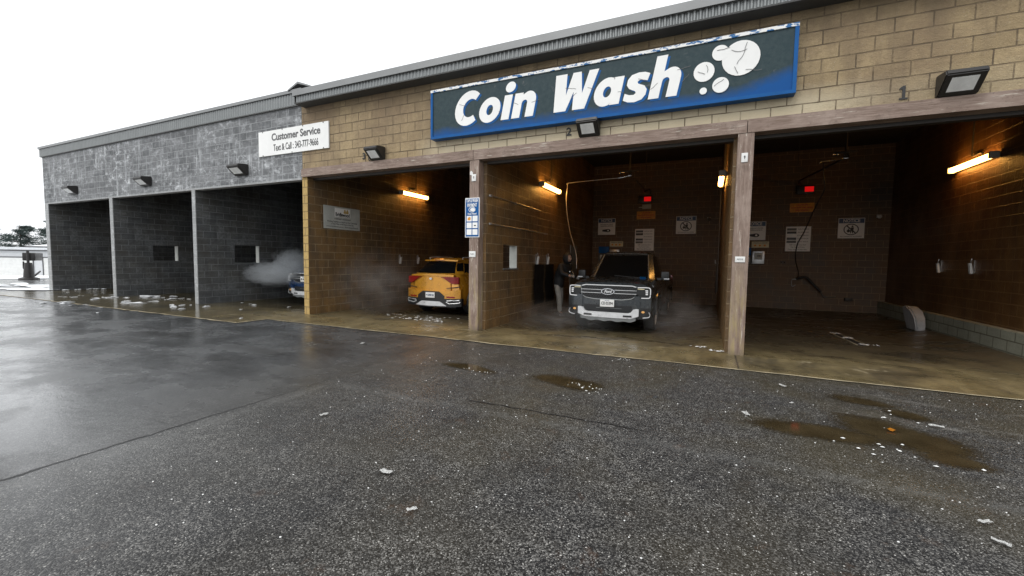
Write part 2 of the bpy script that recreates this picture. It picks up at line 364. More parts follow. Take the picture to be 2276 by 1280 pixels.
def tube(bm, pts, r, seg=8, closed=False):
    pts = [Vector(p) for p in pts]; rings = []; up = Vector((0, 0, 1))
    for i, p in enumerate(pts):
        d = (pts[min(i + 1, len(pts) - 1)] - pts[max(i - 1, 0)]).normalized()
        a = d.cross(up)
        if a.length < .1: a = d.cross(Vector((1, 0, 0)))
        a.normalize(); b = a.cross(d).normalized()
        rr = r(i / (len(pts) - 1)) if callable(r) else r
        rings.append([bm.verts.new(p + (a * math.cos(2 * math.pi * k / seg) + b * math.sin(2 * math.pi * k / seg)) * rr) for k in range(seg)])
    for i in range(len(rings) - 1):
        for k in range(seg):
            bm.faces.new((rings[i][k], rings[i][(k + 1) % seg], rings[i + 1][(k + 1) % seg], rings[i + 1][k]))
    bm.faces.new(rings[0][::-1]); bm.faces.new(rings[-1])
def tubeo(name, pts, r, mat, parent=None, sm=0, seg=8, **tags):
    bm = bmesh.new(); tube(bm, smooth_path(pts, sm) if sm else pts, r, seg); return fin(name, bm, mat, parent, True, 60, **tags)
def lathe(bm, prof, axis='x', seg=24, center=(0, 0, 0)):
    """prof: (along, radius) closed ring of points"""
    rings = []; c = Vector(center)
    for k in range(seg):
        a = 2 * math.pi * k / seg; ring = []
        for t, r in prof:
            p = Vector((t, r * math.cos(a), r * math.sin(a))) if axis == 'x' else (Vector((r * math.cos(a), t, r * math.sin(a))) if axis == 'y' else Vector((r * math.cos(a), r * math.sin(a), t)))
            ring.append(bm.verts.new(c + p))
        rings.append(ring)
    n = len(prof)
    for k in range(seg):
        for i in range(n):
            bm.faces.new((rings[k][i], rings[k][(i + 1) % n], rings[(k + 1) % seg][(i + 1) % n], rings[(k + 1) % seg][i]))
def disc(bm, cx, cz, r, y, th=.004, seg=20, rx=None):
    rx = rx or r
    a = [bm.verts.new((cx + rx * math.cos(2 * math.pi * k / seg), y, cz + r * math.sin(2 * math.pi * k / seg))) for k in range(seg)]
    b = [bm.verts.new((v.co.x, y + th, v.co.z)) for v in a]
    bm.faces.new(a)
    for k in range(seg): bm.faces.new((a[k], b[k], b[(k + 1) % seg], a[(k + 1) % seg]))
def plate(bm, pts, y, th=.004):
    """polygon in x,z facing -y"""
    a = [bm.verts.new((p[0], y, p[1])) for p in pts]; b = [bm.verts.new((p[0], y + th, p[1])) for p in pts]
    f = bm.faces.new(a); n = len(a)
    for k in range(n): bm.faces.new((a[k], b[k], b[(k + 1) % n], a[(k + 1) % n]))
def text(s, size, x, z, y, mat, parent, name='lettering', shear=0.0, off=0.0, align='CENTER', sx=1.0, ext=.002, spacing=1.0, width=None):
    cu = bpy.data.curves.new(name, 'FONT'); cu.body = s; cu.size = size; cu.align_x = align; cu.align_y = 'CENTER'
    cu.shear = shear; cu.offset = off; cu.extrude = ext; cu.space_character = spacing; cu.resolution_u = 4
    o = bpy.data.objects.new(name, cu); col.objects.link(o); bpy.context.view_layer.update()
    dg = bpy.context.evaluated_depsgraph_get(); me = bpy.data.meshes.new_from_object(o.evaluated_get(dg)); me.name = name
    bpy.data.objects.remove(o); bpy.data.curves.remove(cu)
    me.materials.clear(); me.materials.append(mat)
    if width:
        xs = [v.co.x for v in me.vertices]; sx = width / (max(xs) - min(xs))
    me.transform(Matrix.Translation((x, y, z)) @ Matrix.Rotation(R(90), 4, 'X') @ Matrix.Diagonal((sx, 1, 1, 1)))
    no = bpy.data.objects.new(name, me); col.objects.link(no); no.parent = parent
    return no

# ------------------------------------------------------------------ world, sun, camera
SUN_EL, SUN_AZ = R(48), R(200)
w = bpy.data.worlds.new('World'); scene.world = w; w.use_nodes = True; nt = w.node_tree; nt.nodes.clear()
sky = nt.nodes.new('ShaderNodeTexSky'); sky.sky_type = 'NISHITA'; sky.sun_disc = False; sky.sun_elevation = SUN_EL; sky.sun_rotation = SUN_AZ
sky.dust_density = 6; sky.air_density = 1.0; sky.ozone_density = 1
hs = nt.nodes.new('ShaderNodeHueSaturation'); hs.inputs['Saturation'].default_value = .12
ovc = nt.nodes.new('ShaderNodeMix'); ovc.data_type = 'RGBA'; ovc.inputs[0].default_value = .8; ovc.inputs[7].default_value = (9.6, 9.85, 10.1, 1)
bg = nt.nodes.new('ShaderNodeBackground'); bg.inputs[1].default_value = .13
wo = nt.nodes.new('ShaderNodeOutputWorld')
nt.links.new(sky.outputs[0], hs.inputs['Color']); nt.links.new(hs.outputs[0], ovc.inputs[6]); nt.links.new(ovc.outputs[2], bg.inputs[0]); nt.links.new(bg.outputs[0], wo.inputs[0])
sl = bpy.data.lights.new('sun', 'SUN'); sl.energy = .6; sl.angle = R(25); sl.color = (1, .97, .93)
so = bpy.data.objects.new('sun', sl); col.objects.link(so)
sd = Vector((math.sin(SUN_AZ) * math.cos(SUN_EL), math.cos(SUN_AZ) * math.cos(SUN_EL), math.sin(SUN_EL)))
so.rotation_euler = sd.to_track_quat('Z', 'Y').to_euler(); so.location = (0, -20, 20)
scene.view_settings.view_transform = 'Standard'; scene.view_settings.look = 'None'; scene.view_settings.exposure = 0.32

cam = bpy.data.cameras.new('camera'); co = bpy.data.objects.new('camera', cam); col.objects.link(co); scene.camera = co
cam.sensor_width = 36; cam.lens = 943.0638 / 2276 * 36; cam.clip_start = .05; cam.clip_end = 2000
yaw, pitch, roll = .434, .0647, .0143
f_ = Vector((-math.sin(yaw) * math.cos(pitch), math.cos(yaw) * math.cos(pitch), -math.sin(pitch)))
r_ = Vector((math.cos(yaw), math.sin(yaw), 0)); u_ = r_.cross(f_)
r2 = r_ * math.cos(roll) + u_ * math.sin(roll); u2 = -r_ * math.sin(roll) + u_ * math.cos(roll)
mw = Matrix((r2, u2, -f_)).transposed().to_4x4(); mw.translation = Vector((-.544, -7.5617, 1.4519)); co.matrix_world = mw

# ------------------------------------------------------------------ ground
bm = bmesh.new(); quad(bm, [(-400, -120, 0), (200, -120, 0), (200, 400, 0), (-400, 400, 0)])
# cut a hole under the buildings is not needed: the bay floor lies in a pit below, so the lot is built as strips round it
bm.free(); bm = bmesh.new()
for x0, x1, y0, y1 in ((-400, 200, -120, 0), (-400, -24.6, 0, 9.3), (4.8, 200, 0, 9.3), (-400, 200, 9.3, 400)):
    quad(bm, [(x0, y0, 0), (x1, y0, 0), (x1, y1, 0), (x0, y1, 0)])
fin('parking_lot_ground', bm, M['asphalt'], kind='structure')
BAYS = [(-24.13, -19.42), (-19.22, -14.62), (-14.44, -9.9), (-9.7, -4.92), (-4.72, -.27), (-.05, 4.34)]
def floor_z(x, y):
    for a, b in BAYS:
        if a - .15 <= x <= b + .15:
            ex = max(0, min(1, min(x - a, b - x) / .7)); ey = max(0, min(1, (y - .1) / 1.5)) * max(0, min(1, (8.86 - y) / .7))
            ex = ex * ex * (3 - 2 * ex); ey = ey * ey * (3 - 2 * ey)
            return -.10 * ex * ey
    return 0.0
bm = bmesh.new(); xs = [-24.6 + i * .2 for i in range(148)]; ys = [0 + j * .23 for j in range(41)]
g = [[bm.verts.new((x, y, floor_z(x, y))) for y in ys] for x in xs]
for i in range(len(xs) - 1):
    for j in range(len(ys) - 1): bm.faces.new((g[i][j], g[i + 1][j], g[i + 1][j + 1], g[i][j + 1]))
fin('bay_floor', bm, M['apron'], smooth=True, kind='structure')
bm = bmesh.new()
def wavy(x0, x1, y, n, amp, seed):
    return [(x0 + (x1 - x0) * i / n, y + amp * (mnoise.noise(Vector((i * .37, seed, 0))) )) for i in range(n + 1)]
for x0, x1, ye, s in ((-9.85, 6.5, -1.06, 1.5), (-24.6, -9.85, -1.72, 8.2)):
    pts = wavy(x0, x1, ye, 80, .035, s)
    for (xa, ya), (xb, yb) in zip(pts, pts[1:]): quad(bm, [(xa, ya, .008), (xb, yb, .008), (xb, -.0005, .008), (xa, -.0005, .008)])
bmesh.ops.remove_doubles(bm, verts=bm.verts, dist=1e-5)
fin('concrete_apron', bm, M['apron'], kind='structure')
bm = bmesh.new()
for x0, x1, ye, s, wd in ((-9.85, 6.5, -1.06, 1.5, .035), (-24.6, -9.85, -1.72, 8.2, .05)):
    pts = wavy(x0, x1, ye, 80, .035, s)
    for i, ((xa, ya), (xb, yb)) in enumerate(zip(pts, pts[1:])):
        wa = wd * (.4 + abs(mnoise.noise(Vector((i * .5, s, 3)))) * 1.6)
        wb = wd * (.4 + abs(mnoise.noise(Vector(((i + 1) * .5, s, 3)))) * 1.6)
        quad(bm, [(xa, ya - wa, .012), (xb, yb - wb, .012), (xb, yb + .006, .012), (xa, ya + .006, .012)])
quad(bm, [(-9.88, -1.73, .0125), (-9.83, -1.73, .0125), (-9.83, -1.09, .0125), (-9.88, -1.09, .0125)])
fin('apron_edge_strip', bm, M['edge'], kind='structure')
# snow covered lot far to the left
bm = bmesh.new(); rnd = random.Random(3)
def rag(n, f): return [f(i / n) for i in range(n + 1)]
inner = rag(60, lambda t: (-33.5 - t * 6 + 1.6 * mnoise.noise(Vector((t * 9, 2, 0))), 60 - t * 110))
pts = []
for i in range(len(inner) - 1):
    a, b = inner[i], inner[i + 1]
    quad(bm, [(-330, a[1], .01), (-330, b[1], .01), (b[0], b[1], .01), (a[0], a[1], .01)])
for _ in range(70):   # ragged wet patches of slush between the snow and the bays
    cx = rnd.uniform(-34, -24.5); cy = -2.6 + (cx + 34) * .10 + rnd.uniform(-2.6, 3.4); rx = rnd.uniform(.2, 1.3); ry = rx * rnd.uniform(.25, .6); a0 = rnd.uniform(-.5, .5); sd_ = rnd.random() * 50
    ring = []
    for k in range(18):
        a = 2 * math.pi * k / 18; q = 1 + .45 * mnoise.noise(Vector((math.cos(a) * 1.5, math.sin(a) * 1.5, sd_)))
        px, py = rx * q * math.cos(a), ry * q * math.sin(a)
        ring.append(bm.verts.new((cx + px * math.cos(a0) - py * math.sin(a0), cy + px * math.sin(a0) + py * math.cos(a0), .014 + _ * .0004)))
    bm.faces.new(ring)
fin('snow_ground', bm, M['snow'], kind='structure')

# ------------------------------------------------------------------ the buildings
tanb = thing('car_wash_building', 'tan split-face block wash building with three open bays and brown posts', 'building', (-2.6, 0, 0), group='wash bay buildings')
greyb = thing('car_wash_building', 'grey weathered block wash building with three dark open bays at the left', 'building', (-17, 0, 0), group='wash bay buildings')
def kid(o, root):   # geometry above is in world metres; keep it there under a moved empty
    o.parent = root; o.matrix_parent_inverse = Matrix.Translation(root.location).inverted(); return o
D, ZR = 8.86, 5.14
def part(name, dims_list, mat, root, **k):
    bm = bmesh.new()
    for d in dims_list: box(bm, *d)
    return kid(fin(name, bm, mat, None, **k), root)
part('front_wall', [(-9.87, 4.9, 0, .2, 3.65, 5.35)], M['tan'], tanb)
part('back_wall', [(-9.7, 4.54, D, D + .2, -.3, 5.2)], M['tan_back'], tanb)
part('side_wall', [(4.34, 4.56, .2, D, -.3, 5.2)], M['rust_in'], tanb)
part('curb', [(4.16, 4.338, .9, 8.85, -.25, .36)], M['curb'], tanb)
part('post', [(4.34, 4.56, -.02, .195, 0, 3.45)], M['post'], tanb)
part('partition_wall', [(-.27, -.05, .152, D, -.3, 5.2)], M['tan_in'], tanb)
wy0, wy1, wz0, wz1 = .95, 1.72, 1.24, 1.80
def holed(x0, x1, ys, zs, y0=.152, y1=D, ztop=5.2): return [(x0, x1, y0, ys[0], -.3, ztop), (x0, x1, ys[1], y1, -.3, ztop), (x0, x1, ys[0], ys[1], -.3, zs[0]), (x0, x1, ys[0], ys[1], zs[1], ztop)]
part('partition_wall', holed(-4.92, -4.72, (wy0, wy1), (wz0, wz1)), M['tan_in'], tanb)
part('window_sill', [(-4.925, -4.69, wy0 - .01, wy1 + .03, wz0 + .001, wz0 + .03)], M['metal_trim'], tanb)
part('window_jamb', [(-4.915, -4.725, wy1 - .02, wy1 + .001, wz0 + .03, wz1)], M['vinyl'], tanb)
part('partition_wall', [(-9.87, -9.7, .003, D, -.3, 5.2)], M['tan_in'], tanb)
part('jamb', [(-9.872, -9.698, -.012, .0, 0, 3.448)], M['tan_pillar'], tanb)
for px, pw in ((-.22, .22), (-5.0, .21)):
    part('post', [(px, px + pw, -.05, .15, 0, 3.45)], M['post'], tanb)
for a, b in ((-9.85, -4.925), (-4.915, -.105), (-.095, 4.9)):
    part('header_beam', [(a, b, -.06, .17, 3.452, 3.65)], M['beam'], tanb)
part('beam_lining', [(-9.7, 4.5, .172, .30, 3.40, 5.1)], M['conduit'], tanb)
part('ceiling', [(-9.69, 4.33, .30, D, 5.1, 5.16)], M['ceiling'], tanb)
part('roof', [(-9.87, 4.9, .2, D + .2, 5.35, 5.40)], M['metal_cap'], tanb)
# corrugated fascias
def ribs(x0, x1, y, z0, z1, pitch, depth):
    bm = bmesh.new(); n = int((x1 - x0) / pitch * 2); prev = None; x = x0
    for i in range(n + 1):
        yy = y - (depth if i % 2 else 0)
        for xx in (x0 + i * pitch / 2 - pitch * .12, x0 + i * pitch / 2 + pitch * .12):
            cur = (bm.verts.new((xx, yy, z0)), bm.verts.new((xx, yy, z1)))
            if prev: bm.faces.new((prev[0], cur[0], cur[1], prev[1]))
            prev = cur
    return bm
fa = kid(fin('fascia', ribs(-9.70, 4.95, -.28, 5.155, 5.30, .085, .022), M['metal_trim']), tanb)
part('roof_edge_flashing', [(-9.76, 4.96, -.345, -.26, 5.30, 5.435), (-9.76, 4.96, -.26, .25, 5.40, 5.43)], M['metal_cap'], tanb)
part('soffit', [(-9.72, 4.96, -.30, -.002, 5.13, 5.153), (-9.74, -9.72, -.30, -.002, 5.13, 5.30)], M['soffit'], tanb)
# grey building
part('front_wall', [(-24.42, -9.875, 0, .2, 3.45, 5.3)], M['grey'], greyb)
part('back_wall', [(-24.4, -9.9, D, D + .2, -.3, 5.2)], M['grey_in'], greyb)
part('side_wall', [(-24.42, -24.13, .022, .2, -.3, 3.448), (-24.42, -24.13, .202, D, -.3, 5.2)], M['grey_in'], greyb)
part('jamb', [(-24.42, -24.13, 0, .02, 0, 3.448)], M['grey_jamb'], greyb)
for a, b in ((-19.42, -19.22), (-14.60, -14.44)):
    part('partition_wall', [(a, b, .022, .2, -.3, 3.448)] + holed(a, b, (1.12, 1.95), (1.22, 1.82), .2), M['grey_in'], greyb)
    part('jamb', [(a, b, 0, .02, 0, 3.448)], M['grey_jamb'], greyb)
    part('window_jamb', [(a + .004, b - .004, 1.93, 1.951, 1.25, 1.82)], M['vinyl'], greyb)
    part('window_sill', [(a - .004, b + .03, 1.11, 1.97, 1.221, 1.25)], M['metal_trim'], greyb)
part('inner_wall', [(-9.9, -9.875, .2, D, -.3, 5.0)], M['grey_in'], greyb)
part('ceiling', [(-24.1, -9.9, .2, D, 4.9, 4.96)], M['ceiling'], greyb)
part('roof', [(-24.42, -9.87, .2, D + .2, 5.3, 5.36)], M['metal_cap'], greyb)
kid(fin('fascia', ribs(-24.45, -9.86, -.03, 5.23, 5.52, .10, .022), M['metal_trim']), greyb)
part('roof_edge_flashing', [(-24.52, -9.78, -.085, .25, 5.52, 5.60), (-24.5, -24.42, -.05, .25, 5.22, 5.52)], M['metal_cap'], greyb)
part('drip_edge', [(-24.42, -9.88, -.045, -.002, 5.205, 5.228)], M['soffit'], greyb)
bm = bmesh.new()
for y0, y1, zz in ((-.11, .5, 0),):
    a = [(-10.22, 5.602), (-9.86, 5.75), (-9.45, 5.602), (-9.45, 5.57), (-9.86, 5.70), (-10.22, 5.57)]
    A = [bm.verts.new((x, y0, z)) for x, z in a]; B = [bm.verts.new((x, y1, z)) for x, z in a]
    bm.faces.new((A[0], A[5], A[4], A[1])); bm.faces.new((A[1], A[4], A[3], A[2]))
    for k in range(6): bm.faces.new((A[k], A[(k + 1) % 6], B[(k + 1) % 6], B[k]))
kid(fin('ridge_cap', bm, M['metal_cap']), greyb)
kid(boxo('lintel', (-24.12, -9.905, -.004, .19, 3.40, 3.449), M['grey_jamb']), greyb)

# ------------------------------------------------------------------ wall pack lights over the bays
def wall_light(x, z, wdt, label):
    t = thing('wall_light', label, 'wall light', (x, -.005, z), group='wall lights over the bays')
    bm = bmesh.new(); pr = [(0, 0), (-.07, 0), (-.30, .20), (-.28, .26), (-.05, .29), (0, .29)]
    for s in (0, 1): pass
    A = [bm.verts.new((-wdt / 2, y, z_)) for y, z_ in pr]; B = [bm.verts.new((wdt / 2, y, z_)) for y, z_ in pr]
    bm.faces.new(A); bm.faces.new(B[::-1])
    for k in range(6): bm.faces.new((A[k], B[k], B[(k + 1) % 6], A[(k + 1) % 6]))
    bmesh.ops.recalc_face_normals(bm, faces=bm.faces)
    bmesh.ops.bevel(bm, geom=bm.edges[:], offset=.014, segments=2, affect='EDGES')
    fin('housing', bm, M['bronze'], t, True)
    bm = bmesh.new(); n = Vector((0, -.20, -.23)).normalized() * .004
    a, b = Vector((0, -.115, .039)), Vector((0, -.26, .165))
    hw = wdt / 2 - .07
    ps = [Vector((-hw, a.y, a.z)), Vector((hw, a.y, a.z)), Vector((hw, b.y, b.z)), Vector((-hw, b.y, b.z))]
    vs = [bm.verts.new(p + n) for p in ps]; vs2 = [bm.verts.new(p) for p in ps]; bm.faces.new(vs)
    for k in range(4): bm.faces.new((vs[k], vs2[k], vs2[(k + 1) % 4], vs[(k + 1) % 4]))
    bmesh.ops.recalc_face_normals(bm, faces=bm.faces)
    fin('lens', bm, M['lens'], t)
    return t
wall_light(2.26, 3.655, .40, 'dark wall light with frosted lens beside the number 1')
wall_light(-2.56, 3.655, .37, 'dark wall light under the blue sign beside the number 2')
w3 = wall_light(-7.40, 3.655, .38, 'dark wall light beside the number 3 on the tan wall')
wall_light(-12.2, 3.655, .50, 'dark wall light on the grey wall nearest the white phone sign')
wall_light(-16.95, 3.655, .50, 'dark wall light over the middle bay of the grey wall')
wall_light(-21.85, 3.655, .50, 'dark wall light nearest the far left end of the grey wall')
tubeo('cable', [(-.21, -.02, .12), (-.27, -.03, .10), (-.25, -.05, .03), (-.22, -.02, .0)], .012, M['black'], w3, 5)
def number(s, x, z, label):
    t = thing('bay_number', label, 'number', (x, -.004, z), group='black bay numbers')
    if s == '1':
        bm = bmesh.new(); plate(bm, [(-.045, -.09), (.045, -.09), (.045, -.07), (.018, -.07), (.018, .09), (-.008, .09), (-.045, .06), (-.045, .04), (-.014, .05), (-.014, -.07), (-.045, -.07)], -.01, .009); fin('digit', bm, M['ink'], t)
    else: text(s, .20, 0, 0, -.006, M['ink'], t, 'digit', off=.004, ext=.006)
number('1', 1.74, 3.79, 'small black number 1 on the tan block wall')
number('2', -2.95, 3.79, 'small black number 2 on the tan wall under the blue sign')
number('3', -7.84, 3.79, 'small black number 3 on the tan wall beside its wall light')

# ------------------------------------------------------------------ the big sign
sg = thing('shop_sign', 'long faded blue box sign reading Coin Wash with white bubbles', 'sign', (-2.68, -.15, 4.41))
X0, X1, Z0, Z1 = -3.19, 3.165, -.49, .49
bm = bmesh.new(); box(bm, X0, X1, .0, .145, Z0, Z1 - .012)
fin('cabinet', bm, M['blue'], sg)
bm = bmesh.new(); box(bm, X0 + .05, X1 - .05, -.006, -.001, Z0 + .05, Z1 - .05); fin('face', bm, M['signface'], sg)
bm = bmesh.new()
for d in ((X0, X1, -.025, -.001, Z0, Z0 + .05), (X0, X0 + .05, -.025, -.001, Z0 + .05, Z1 - .05), (X1 - .05, X1, -.025, -.001, Z0 + .05, Z1 - .05)): box(bm, *d)
fin('frame', bm, M['blue'], sg)
bm = bmesh.new(); box(bm, X0, X1, -.027, .146, Z1 - .05, Z1); fin('top_frame', bm, M['signtop'], sg)
# letters drawn as heavy slanted shapes
def glyph(ch):
    """outlines in a unit of cap height 1; list of (outer, [holes])"""
    def el(cx, cz, rx, rz, n=28): return [(cx + rx * math.cos(2 * math.pi * k / n), cz + rz * math.sin(2 * math.pi * k / n)) for k in range(n)]
    def arc(cx, cz, rx, rz, a0, a1, n=20): return [(cx + rx * math.cos(R(a0 + (a1 - a0) * k / n)), cz + rz * math.sin(R(a0 + (a1 - a0) * k / n))) for k in range(n + 1)]
    if ch == 'C': return [(arc(.5, .5, .50, .52, 48, 312) + arc(.56, .5, .26, .27, 306, 54), [])], .88
    if ch == 'o': return [(el(.37, .35, .37, .37), [el(.37, .35, .115, .15, 16)])], .76
    if ch == 'i': return [([(0.02, 0), (.29, 0), (.29, .70), (.02, .70)], []), (el(.17, .92, .165, .15), [])], .33
    if ch == 'n': return [([(0, 0), (.27, 0), (.27, .40)] + arc(.36, .40, .09, .09, 160, 0, 8) + [(.45, 0), (.72, 0), (.72, .46)] + arc(.47, .45, .25, .27, 0, 110, 10) + [(.27, .64), (.27, .70), (0, .70)], [])], .76
    if ch == 'W': return [([(.10, 0), (.46, 0), (.60, .50), (.66, 0), (1.02, 0), (1.22, 1), (.95, 1), (.86, .42), (.72, 1), (.48, 1), (.38, .42), (.30, 1), (-.04, 1)], [])], 1.18
    if ch == 'a': return [(arc(.34, .35, .34, .37, 58, 300) + [(.48, .07), (.50, 0), (.76, 0), (.76, .70), (.50, .70), (.48, .64)], [el(.36, .35, .11, .14, 16)])], .79
    if ch == 's': return [([(.02, .06), (.16, 0), (.34, -.02), (.52, .03), (.60, .14), (.60, .27), (.52, .37), (.34, .44), (.31, .49), (.36, .53), (.46, .52), (.57, .49), (.60, .66), (.46, .71), (.30, .72), (.12, .68), (.04, .57), (.04, .44), (.12, .34), (.30, .26), (.33, .21), (.28, .17), (.16, .18), (.03, .23)], [])], .64
    if ch == 'h': return [([(0, 0), (.27, 0), (.27, .40)] + arc(.36, .40, .09, .09, 160, 0, 8) + [(.45, 0), (.72, 0), (.72, .46)] + arc(.47, .45, .25, .27, 0, 110, 10) + [(.27, .64), (.27, 1.04), (0, 1.04)], [])], .74
def letter(bm, ch, x, z, h, wsc, slant, y, th=.006, grow=0):
    outs, adv = glyph(ch)
    for outer, holes in outs:
        loops = [outer] + holes; es = []; rings = []
        for lp in loops:
            vs = [bm.verts.new((x + (px * wsc + pz * slant) * h, y, z + pz * h)) for px, pz in lp]; rings.append(vs)
            for a, b in zip(vs, vs[1:] + vs[:1]): es.append(bm.edges.new((a, b)))
        bmesh.ops.triangle_fill(bm, edges=es, use_beauty=True)
        for vs in rings:
            bk = [bm.verts.new((v.co.x, y + th, v.co.z)) for v in vs]
            for k in range(len(vs)): bm.faces.new((vs[k], bk[k], bk[(k + 1) % len(vs)], vs[(k + 1) % len(vs)]))
    return adv * wsc * h
def lay(word, x, z, h, wsc, sl, y, mat, name):
    for ch in word:
        bm = bmesh.new(); a = letter(bm, ch, x, z, h, wsc, sl, y); bmesh.ops.recalc_face_normals(bm, faces=bm.faces)
        fin(name, bm, mat, sg); x += a + .03
def crackset(): pass
LH = .635
for dx, dz, y, mt, nm in ((.035, -.03, -.0105, M['blue'], 'letter_shadow'), (0, 0, -.018, M['signwhite'], 'letter')):
    lay('Coin', -2.66 + dx, -.295 + dz, LH, .965, .20, y, mt, nm)
    lay('Wash', -.58 + dx, -.295 + dz, LH, .965, .20, y, mt, nm)
for k, (cx, cz, r) in enumerate(((2.05, .045, .148), (2.55, .165, .255), (2.27, .29, .115), (2.29, -.19, .115), (2.05, -.245, .052))):
    bm = bmesh.new(); disc(bm, cx - .11, cz - .04, r, -.018 - k * .0015, .006 + k * .0015, 28); fin('bubble', bm, M['signwhite'], sg)
rn = random.Random(5)
def crack(x, z, ang, L, y=-.0262):
    bm = bmesh.new()
    if y < -.025: x -= .11; z -= .04
    pts = [(x, z)]; n = max(3, int(L / .04))
    for i in range(n):
        ang += rn.uniform(-.35, .35); x += math.cos(ang) * L / n; z += math.sin(ang) * L / n; pts.append((x, z))
    wd = .0035
    for (xa, za), (xb, zb) in zip(pts, pts[1:]):
        d = Vector((xb - xa, zb - za)).normalized(); nx, nz = -d.y * wd, d.x * wd
        bm.faces.new([bm.verts.new((xa + nx, y, za + nz)), bm.verts.new((xb + nx, y, zb + nz)), bm.verts.new((xb - nx, y, zb - nz)), bm.verts.new((xa - nx, y, za - nz))])
    fin('crack', bm, M['greyink'], sg)
for c in ((2.42, .30, -.6, .22), (2.5, .08, .9, .33), (2.47, .05, -1.0, .12), (2.62, -.02, .3, .22), (1.96, .06, -.3, .12), (2.08, .14, -1.2, .12), (2.2, -.2, .5, .16), (2.22, .33, -.2, .18)): crack(*c)
for xx, zz, a, L in ((-2.5, .12, -.4, .16), (-2.45, -.2, .6, .12), (-1.85, -.05, .3, .1), (-1.62, -.12, -.6, .1), (-1.32, .0, -.2, .12), (-.95, -.05, .2, .16), (-.3, .1, -.2, .2), (-.2, -.1, .5, .14), (.1, .05, -.5, .14), (.62, -.1, .3, .1), (.95, .06, -.6, .14), (1.15, -.14, .2, .14), (1.55, .1, .2, .2), (1.62, -.1, .5, .16)): crack(xx, zz, a, L, -.0205)

# ------------------------------------------------------------------ other front signs
t = thing('phone_sign', 'white board lettered Customer Service with a phone number across both walls', 'sign', (-10.19, -.03, 4.40))
boxo('board', (-1.27, 1.27, -.008, .025, -.315, .315), M['signwhite'], t)
text('Customer Service', .25, .12, .13, -.011, M['greyink'], t, off=.006, width=1.75)
text('Text & Call : 343-777-9666', .24, .12, -.14, -.011, M['ink'], t, off=.001, width=1.62)
bm = bmesh.new()
for x, z in ((-1.1, .3), (-.35, .3), (.4, .3), (1.1, .3), (-1.1, -.3), (0, -.3), (1.1, -.3)): bm = bmesh.new(); disc(bm, x, z, .016, -.013, .006, 8); fin('screw', bm, M['greyink'], t)
t = thing('payment_sign', 'tall narrow blue tap and wash payment sign on the brown post', 'sign', (-4.925, -.055, 2.305))
boxo('board', (-.165, .165, -.012, .0, -.395, .395), M['signwhite'], t)
boxo('blue_panel', (-.15, .15, -.016, -.0125, -.38, .38), M['blue'], t)
text('TAP & WASH', .095, 0, .335, -.018, M['signwhite'], t, off=.002, width=.27)
text('PAYMENT', .095, 0, .245, -.018, M['signwhite'], t, off=.002, width=.22)
text('Now Here!', .05, 0, .075, -.018, M['signwhite'], t, off=.001, width=.2)
bm = bmesh.new(); disc(bm, -.005, .16, .055, -.0185, .002, 20, .078); fin('emblem', bm, M['signwhite'], t)
bm = bmesh.new(); disc(bm, -.005, .16, .045, -.0205, .0015, 20, .066); fin('emblem_field', bm, M['blue'], t)
bm = bmesh.new(); plate(bm, [(-.04, .135), (.02, .12), (.075, .135), (.045, .185), (0, .195), (-.045, .175)], -.0225, .0015); fin('emblem_hand', bm, M['signwhite'], t)
for i in range(3):
    for j in range(2):
        x = -.068 + j * .136; z = -.02 - i * .135
        boxo('icon_tile', (x - .058, x + .058, -.0185, -.0165, z - .056, z + .056), M['signwhite'], t)
bm = bmesh.new(); plate(bm, [(-.105, -.05), (-.04, -.055), (-.03, .0), (-.06, .015), (-.1, -.005)], -.0205, .0015); fin('icon', bm, M['orange'], t)
boxo('icon', (.045, .09, -.0205, -.019, -.17, -.15), M['ink'], t)
for (x, z, w_, h_, lab, par) in ((-.115, 1.52, .14, .09, 'small white lettered plate on the brown post of bay 1', 1), (-4.92, 1.57, .15, .12, 'small white lettered plate on the brown post below the payment sign', 1), (-.12, 3.08, .09, .14, 'small white marker plate near the top of the post beside bay 1', 0), (-4.90, 3.10, .10, .14, 'small white torn plate near the top of the post above the payment sign', 0)):
    t = thing('post_plate', lab, 'plate', (x, -.054, z), group='small white plates on the posts')
    boxo('plate', (-w_ / 2, w_ / 2, -.010, 0, -h_ / 2, h_ / 2), M['white'], t, .008)
    if par: text('PUSH' if x < -1 else 'NOTICE', .035, 0, 0, -.012, M['greyink'], t, ext=.001, width=w_ * .6)
    else:
        bm = bmesh.new(); plate(bm, [(-.012, .02), (.0, -.03), (.014, .01), (.004, .03)], -.013, .003); fin('mark', bm, M['greyink'], t)
        if x < -1:
            bm = bmesh.new(); plate(bm, [(-.09, .06), (-.03, .05), (-.02, .10), (-.06, .14), (-.085, .12)], -.008, .007); fin('torn_corner', bm, M['white'], t)
t = thing('banner', 'grey vinyl community banner with a Bridlewood logo on the left bay wall', 'banner', (-9.695, 1.09, 2.53), R(90))
boxo('sheet', (-.63, .63, -.008, 0, -.30, .30), M['vinyl'], t)
boxo('logo_panel', (-.27, .27, -.011, -.0085, .03, .265), M['signwhite'], t)
text('Bridlewood', .15, 0, .09, -.013, M['ink'], t, off=.003, width=.49)
for cx in (.08, .165):
    bm = bmesh.new(); plate(bm, [(cx - .04, .135), (cx + .04, .135), (cx + .045, .17), (cx + .02, .23), (cx, .255), (cx - .02, .23), (cx - .045, .17)], -.0125, .0012); fin('tree_emblem', bm, M['gold'], t)
text('COMMUNITY ASSOCIATION', .05, 0, -.03, -.0095, M['greyink'], t, width=.56)
text('Working Together to Help Keep Our Community', .06, 0, -.105, -.0095, M['greyink'], t, width=1.05)
text('a Clean Place at the Heart of the City', .06, 0, -.165, -.0095, M['greyink'], t, width=.78)
